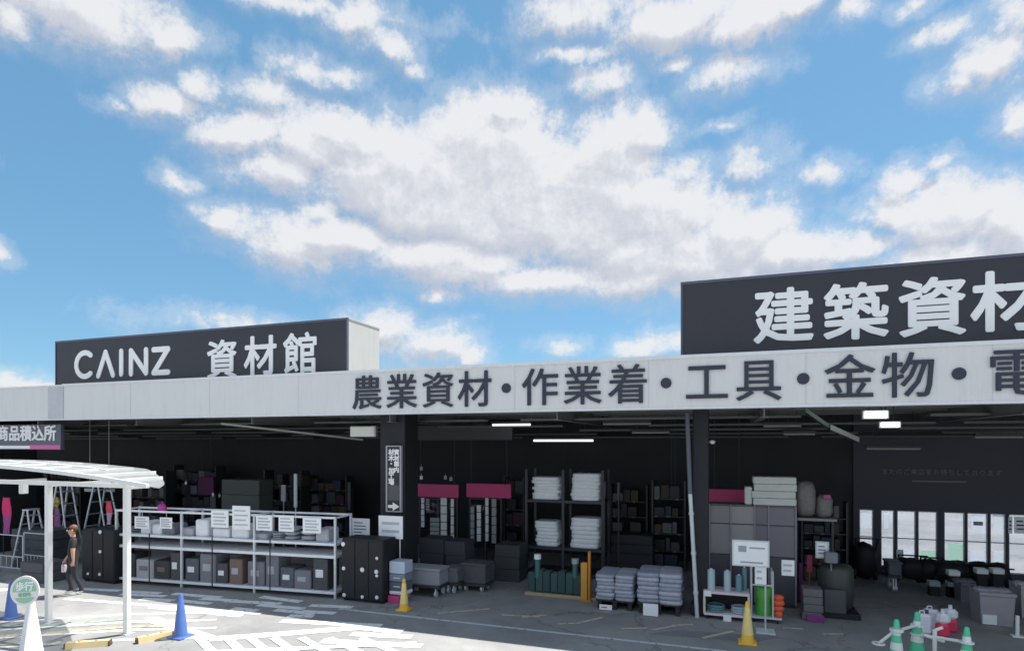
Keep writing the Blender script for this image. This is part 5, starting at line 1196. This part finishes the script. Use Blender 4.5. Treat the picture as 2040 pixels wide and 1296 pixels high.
# body faces +Y (walking away, slightly right), x to its right
V = []; E = []; RD = []
def nv(x, y, z, r_, par=None):
    V.append((x, y, z)); RD.append(r_)
    if par is not None: E.append((par, len(V)-1))
    return len(V)-1
pel = nv(0, 0, .94, (.17, .13)); sp1 = nv(0, .01, 1.10, (.165, .125), pel); ch = nv(0, .02, 1.30, (.20, .135), sp1); nk0 = nv(0, .0, 1.43, (.085, .07), ch); nk = nv(0, .01, 1.49, .055, nk0); hd = nv(0, .03, 1.57, (.075, .09), nk); hd2 = nv(0, .03, 1.66, (.078, .09), hd)
hands = []
for s_ in (-1, 1):
    sh = nv(s_*.19, .0, 1.38, .075, ch); e1 = nv(s_*.265, -.05*s_-.02, 1.12, .05, sh); w_ = nv(s_*.28, .12 if s_ > 0 else .02, .90, .028, e1); pm_ = nv(s_*.28, .15 if s_ > 0 else .03, .83, (.038, .02), w_); hands.append(pm_)
    for k in range(4):
        y0_ = V[pm_][1]; fx = s_*.28; fy = y0_-.03+.02*k
        a1 = nv(fx, fy, .785, .009, pm_); a2 = nv(fx-s_*.012, fy+.004, .755-.004*(k in (1, 2)), .008, a1)
    th1 = nv(s_*.265, V[pm_][1]+.045, .82, .010, pm_); nv(s_*.255, V[pm_][1]+.06, .79, .009, th1)
for s_ in (-1, 1):
    hp_ = nv(s_*.09, 0, .86, .095, pel); kn_ = nv(s_*.10, .10 if s_ > 0 else -.02, .50, .062, hp_); an = nv(s_*.10, .02 if s_ > 0 else -.18, .10, .042, kn_); hl = nv(s_*.10, (.0 if s_ > 0 else -.20), .045, .038, an); to = nv(s_*.115, (.17 if s_ > 0 else -.04), .035, .032, an)
bme = skin_mesh('body', V, E, RD, 2)
t = T('person', 'person in black shirt and dark trousers walking past the black locker', 'person', pp_)
for m_ in (mat('skin', (.62,.36,.25), .5), mat('black_shirt', (.03,.03,.034), .8, bump=.3), mat('charcoal_trousers', (.035,.036,.042), .8), mat('white_shoes', (.75,.75,.75), .5), mat('white_mask', (.80,.74,.70), .6)): bme.materials.append(m_)
for f_ in bme.polygons:
    c = f_.center; mi_ = 0
    if c.z < .085: mi_ = 3
    elif c.z < .97 and abs(c.x) < .2: mi_ = 2
    elif c.z < 1.455 and (abs(c.x) < .235 or c.z > 1.20): mi_ = 1
    f_.material_index = mi_; f_.use_smooth = True
bme.transform(Matrix.Rotation(R(PROT), 4, 'Z')); bme.transform(Matrix.Scale(1.0, 4)); bme.transform(Matrix.Translation(pp_)); t.raw('body', bme)
hm = MB(); hm.blob((0, -.005, 1.668), (.090, .100, .098), seed=3, n=16, m=10, amp=.03, sq=2.1)
hm.v = [v for v in hm.v]; keep = [i for i, f_ in enumerate(hm.f) if not (sum(hm.v[j][1] for j in f_)/4 > .06 and sum(hm.v[j][2] for j in f_)/4 < 1.70)]
hm.f = [hm.f[i] for i in keep]; hm.mi = [0]*len(keep); hm.sm = [True]*len(keep)
RM = Matrix.Translation(pp_) @ Matrix.Rotation(R(PROT), 4, 'Z'); hm.v = [tuple(RM @ Vector(v)) for v in hm.v]; t.part('hair', hm, mat('auburn_hair', (.16,.07,.045), .6))
fm = MB(); fm.blob((0, .125, 1.62), (.016, .02, .022), 1, n=8, m=6, amp=0); fm.blob((-.085, .03, 1.62), (.012, .02, .03), 1, n=8, m=6, amp=0); fm.blob((.085, .03, 1.62), (.012, .02, .03), 1, n=8, m=6, amp=0)
fm.v = [tuple(RM @ Vector(v)) for v in fm.v]; t.part('nose_and_ears', fm, mat('skin', (.62,.36,.25)))
fm = MB()
for s_ in (-1, 1): fm.blob((s_*.032, .112, 1.645), (.012, .008, .007), 1, n=8, m=6, amp=0)
fm.blob((0, .112, 1.575), (.025, .008, .006), 1, n=8, m=6, amp=0)
fm.v = [tuple(RM @ Vector(v)) for v in fm.v]; t.part('eyes_and_mouth', fm, mat('dark_features', (.06,.03,.03), .5))
bg = MB(); q = RM @ Vector((.26, .17, .70)); bg.box(q.x-.05, q.x+.05, q.y-.05, q.y+.05, q.z-.16, q.z+.04, bev=.02); bg.path([q+Vector((0, -.05, .04)), q+Vector((0, 0, .12)), q+Vector((0, .05, .04))], .008)
single('hand_bag', bg, mat('pinkish_bag', (.70,.55,.60), .6), 'small pale bag hanging from the hand of the walking person', 'bag', (q.x, q.y, q.z-.16))
print('objects', len(bpy.data.objects))
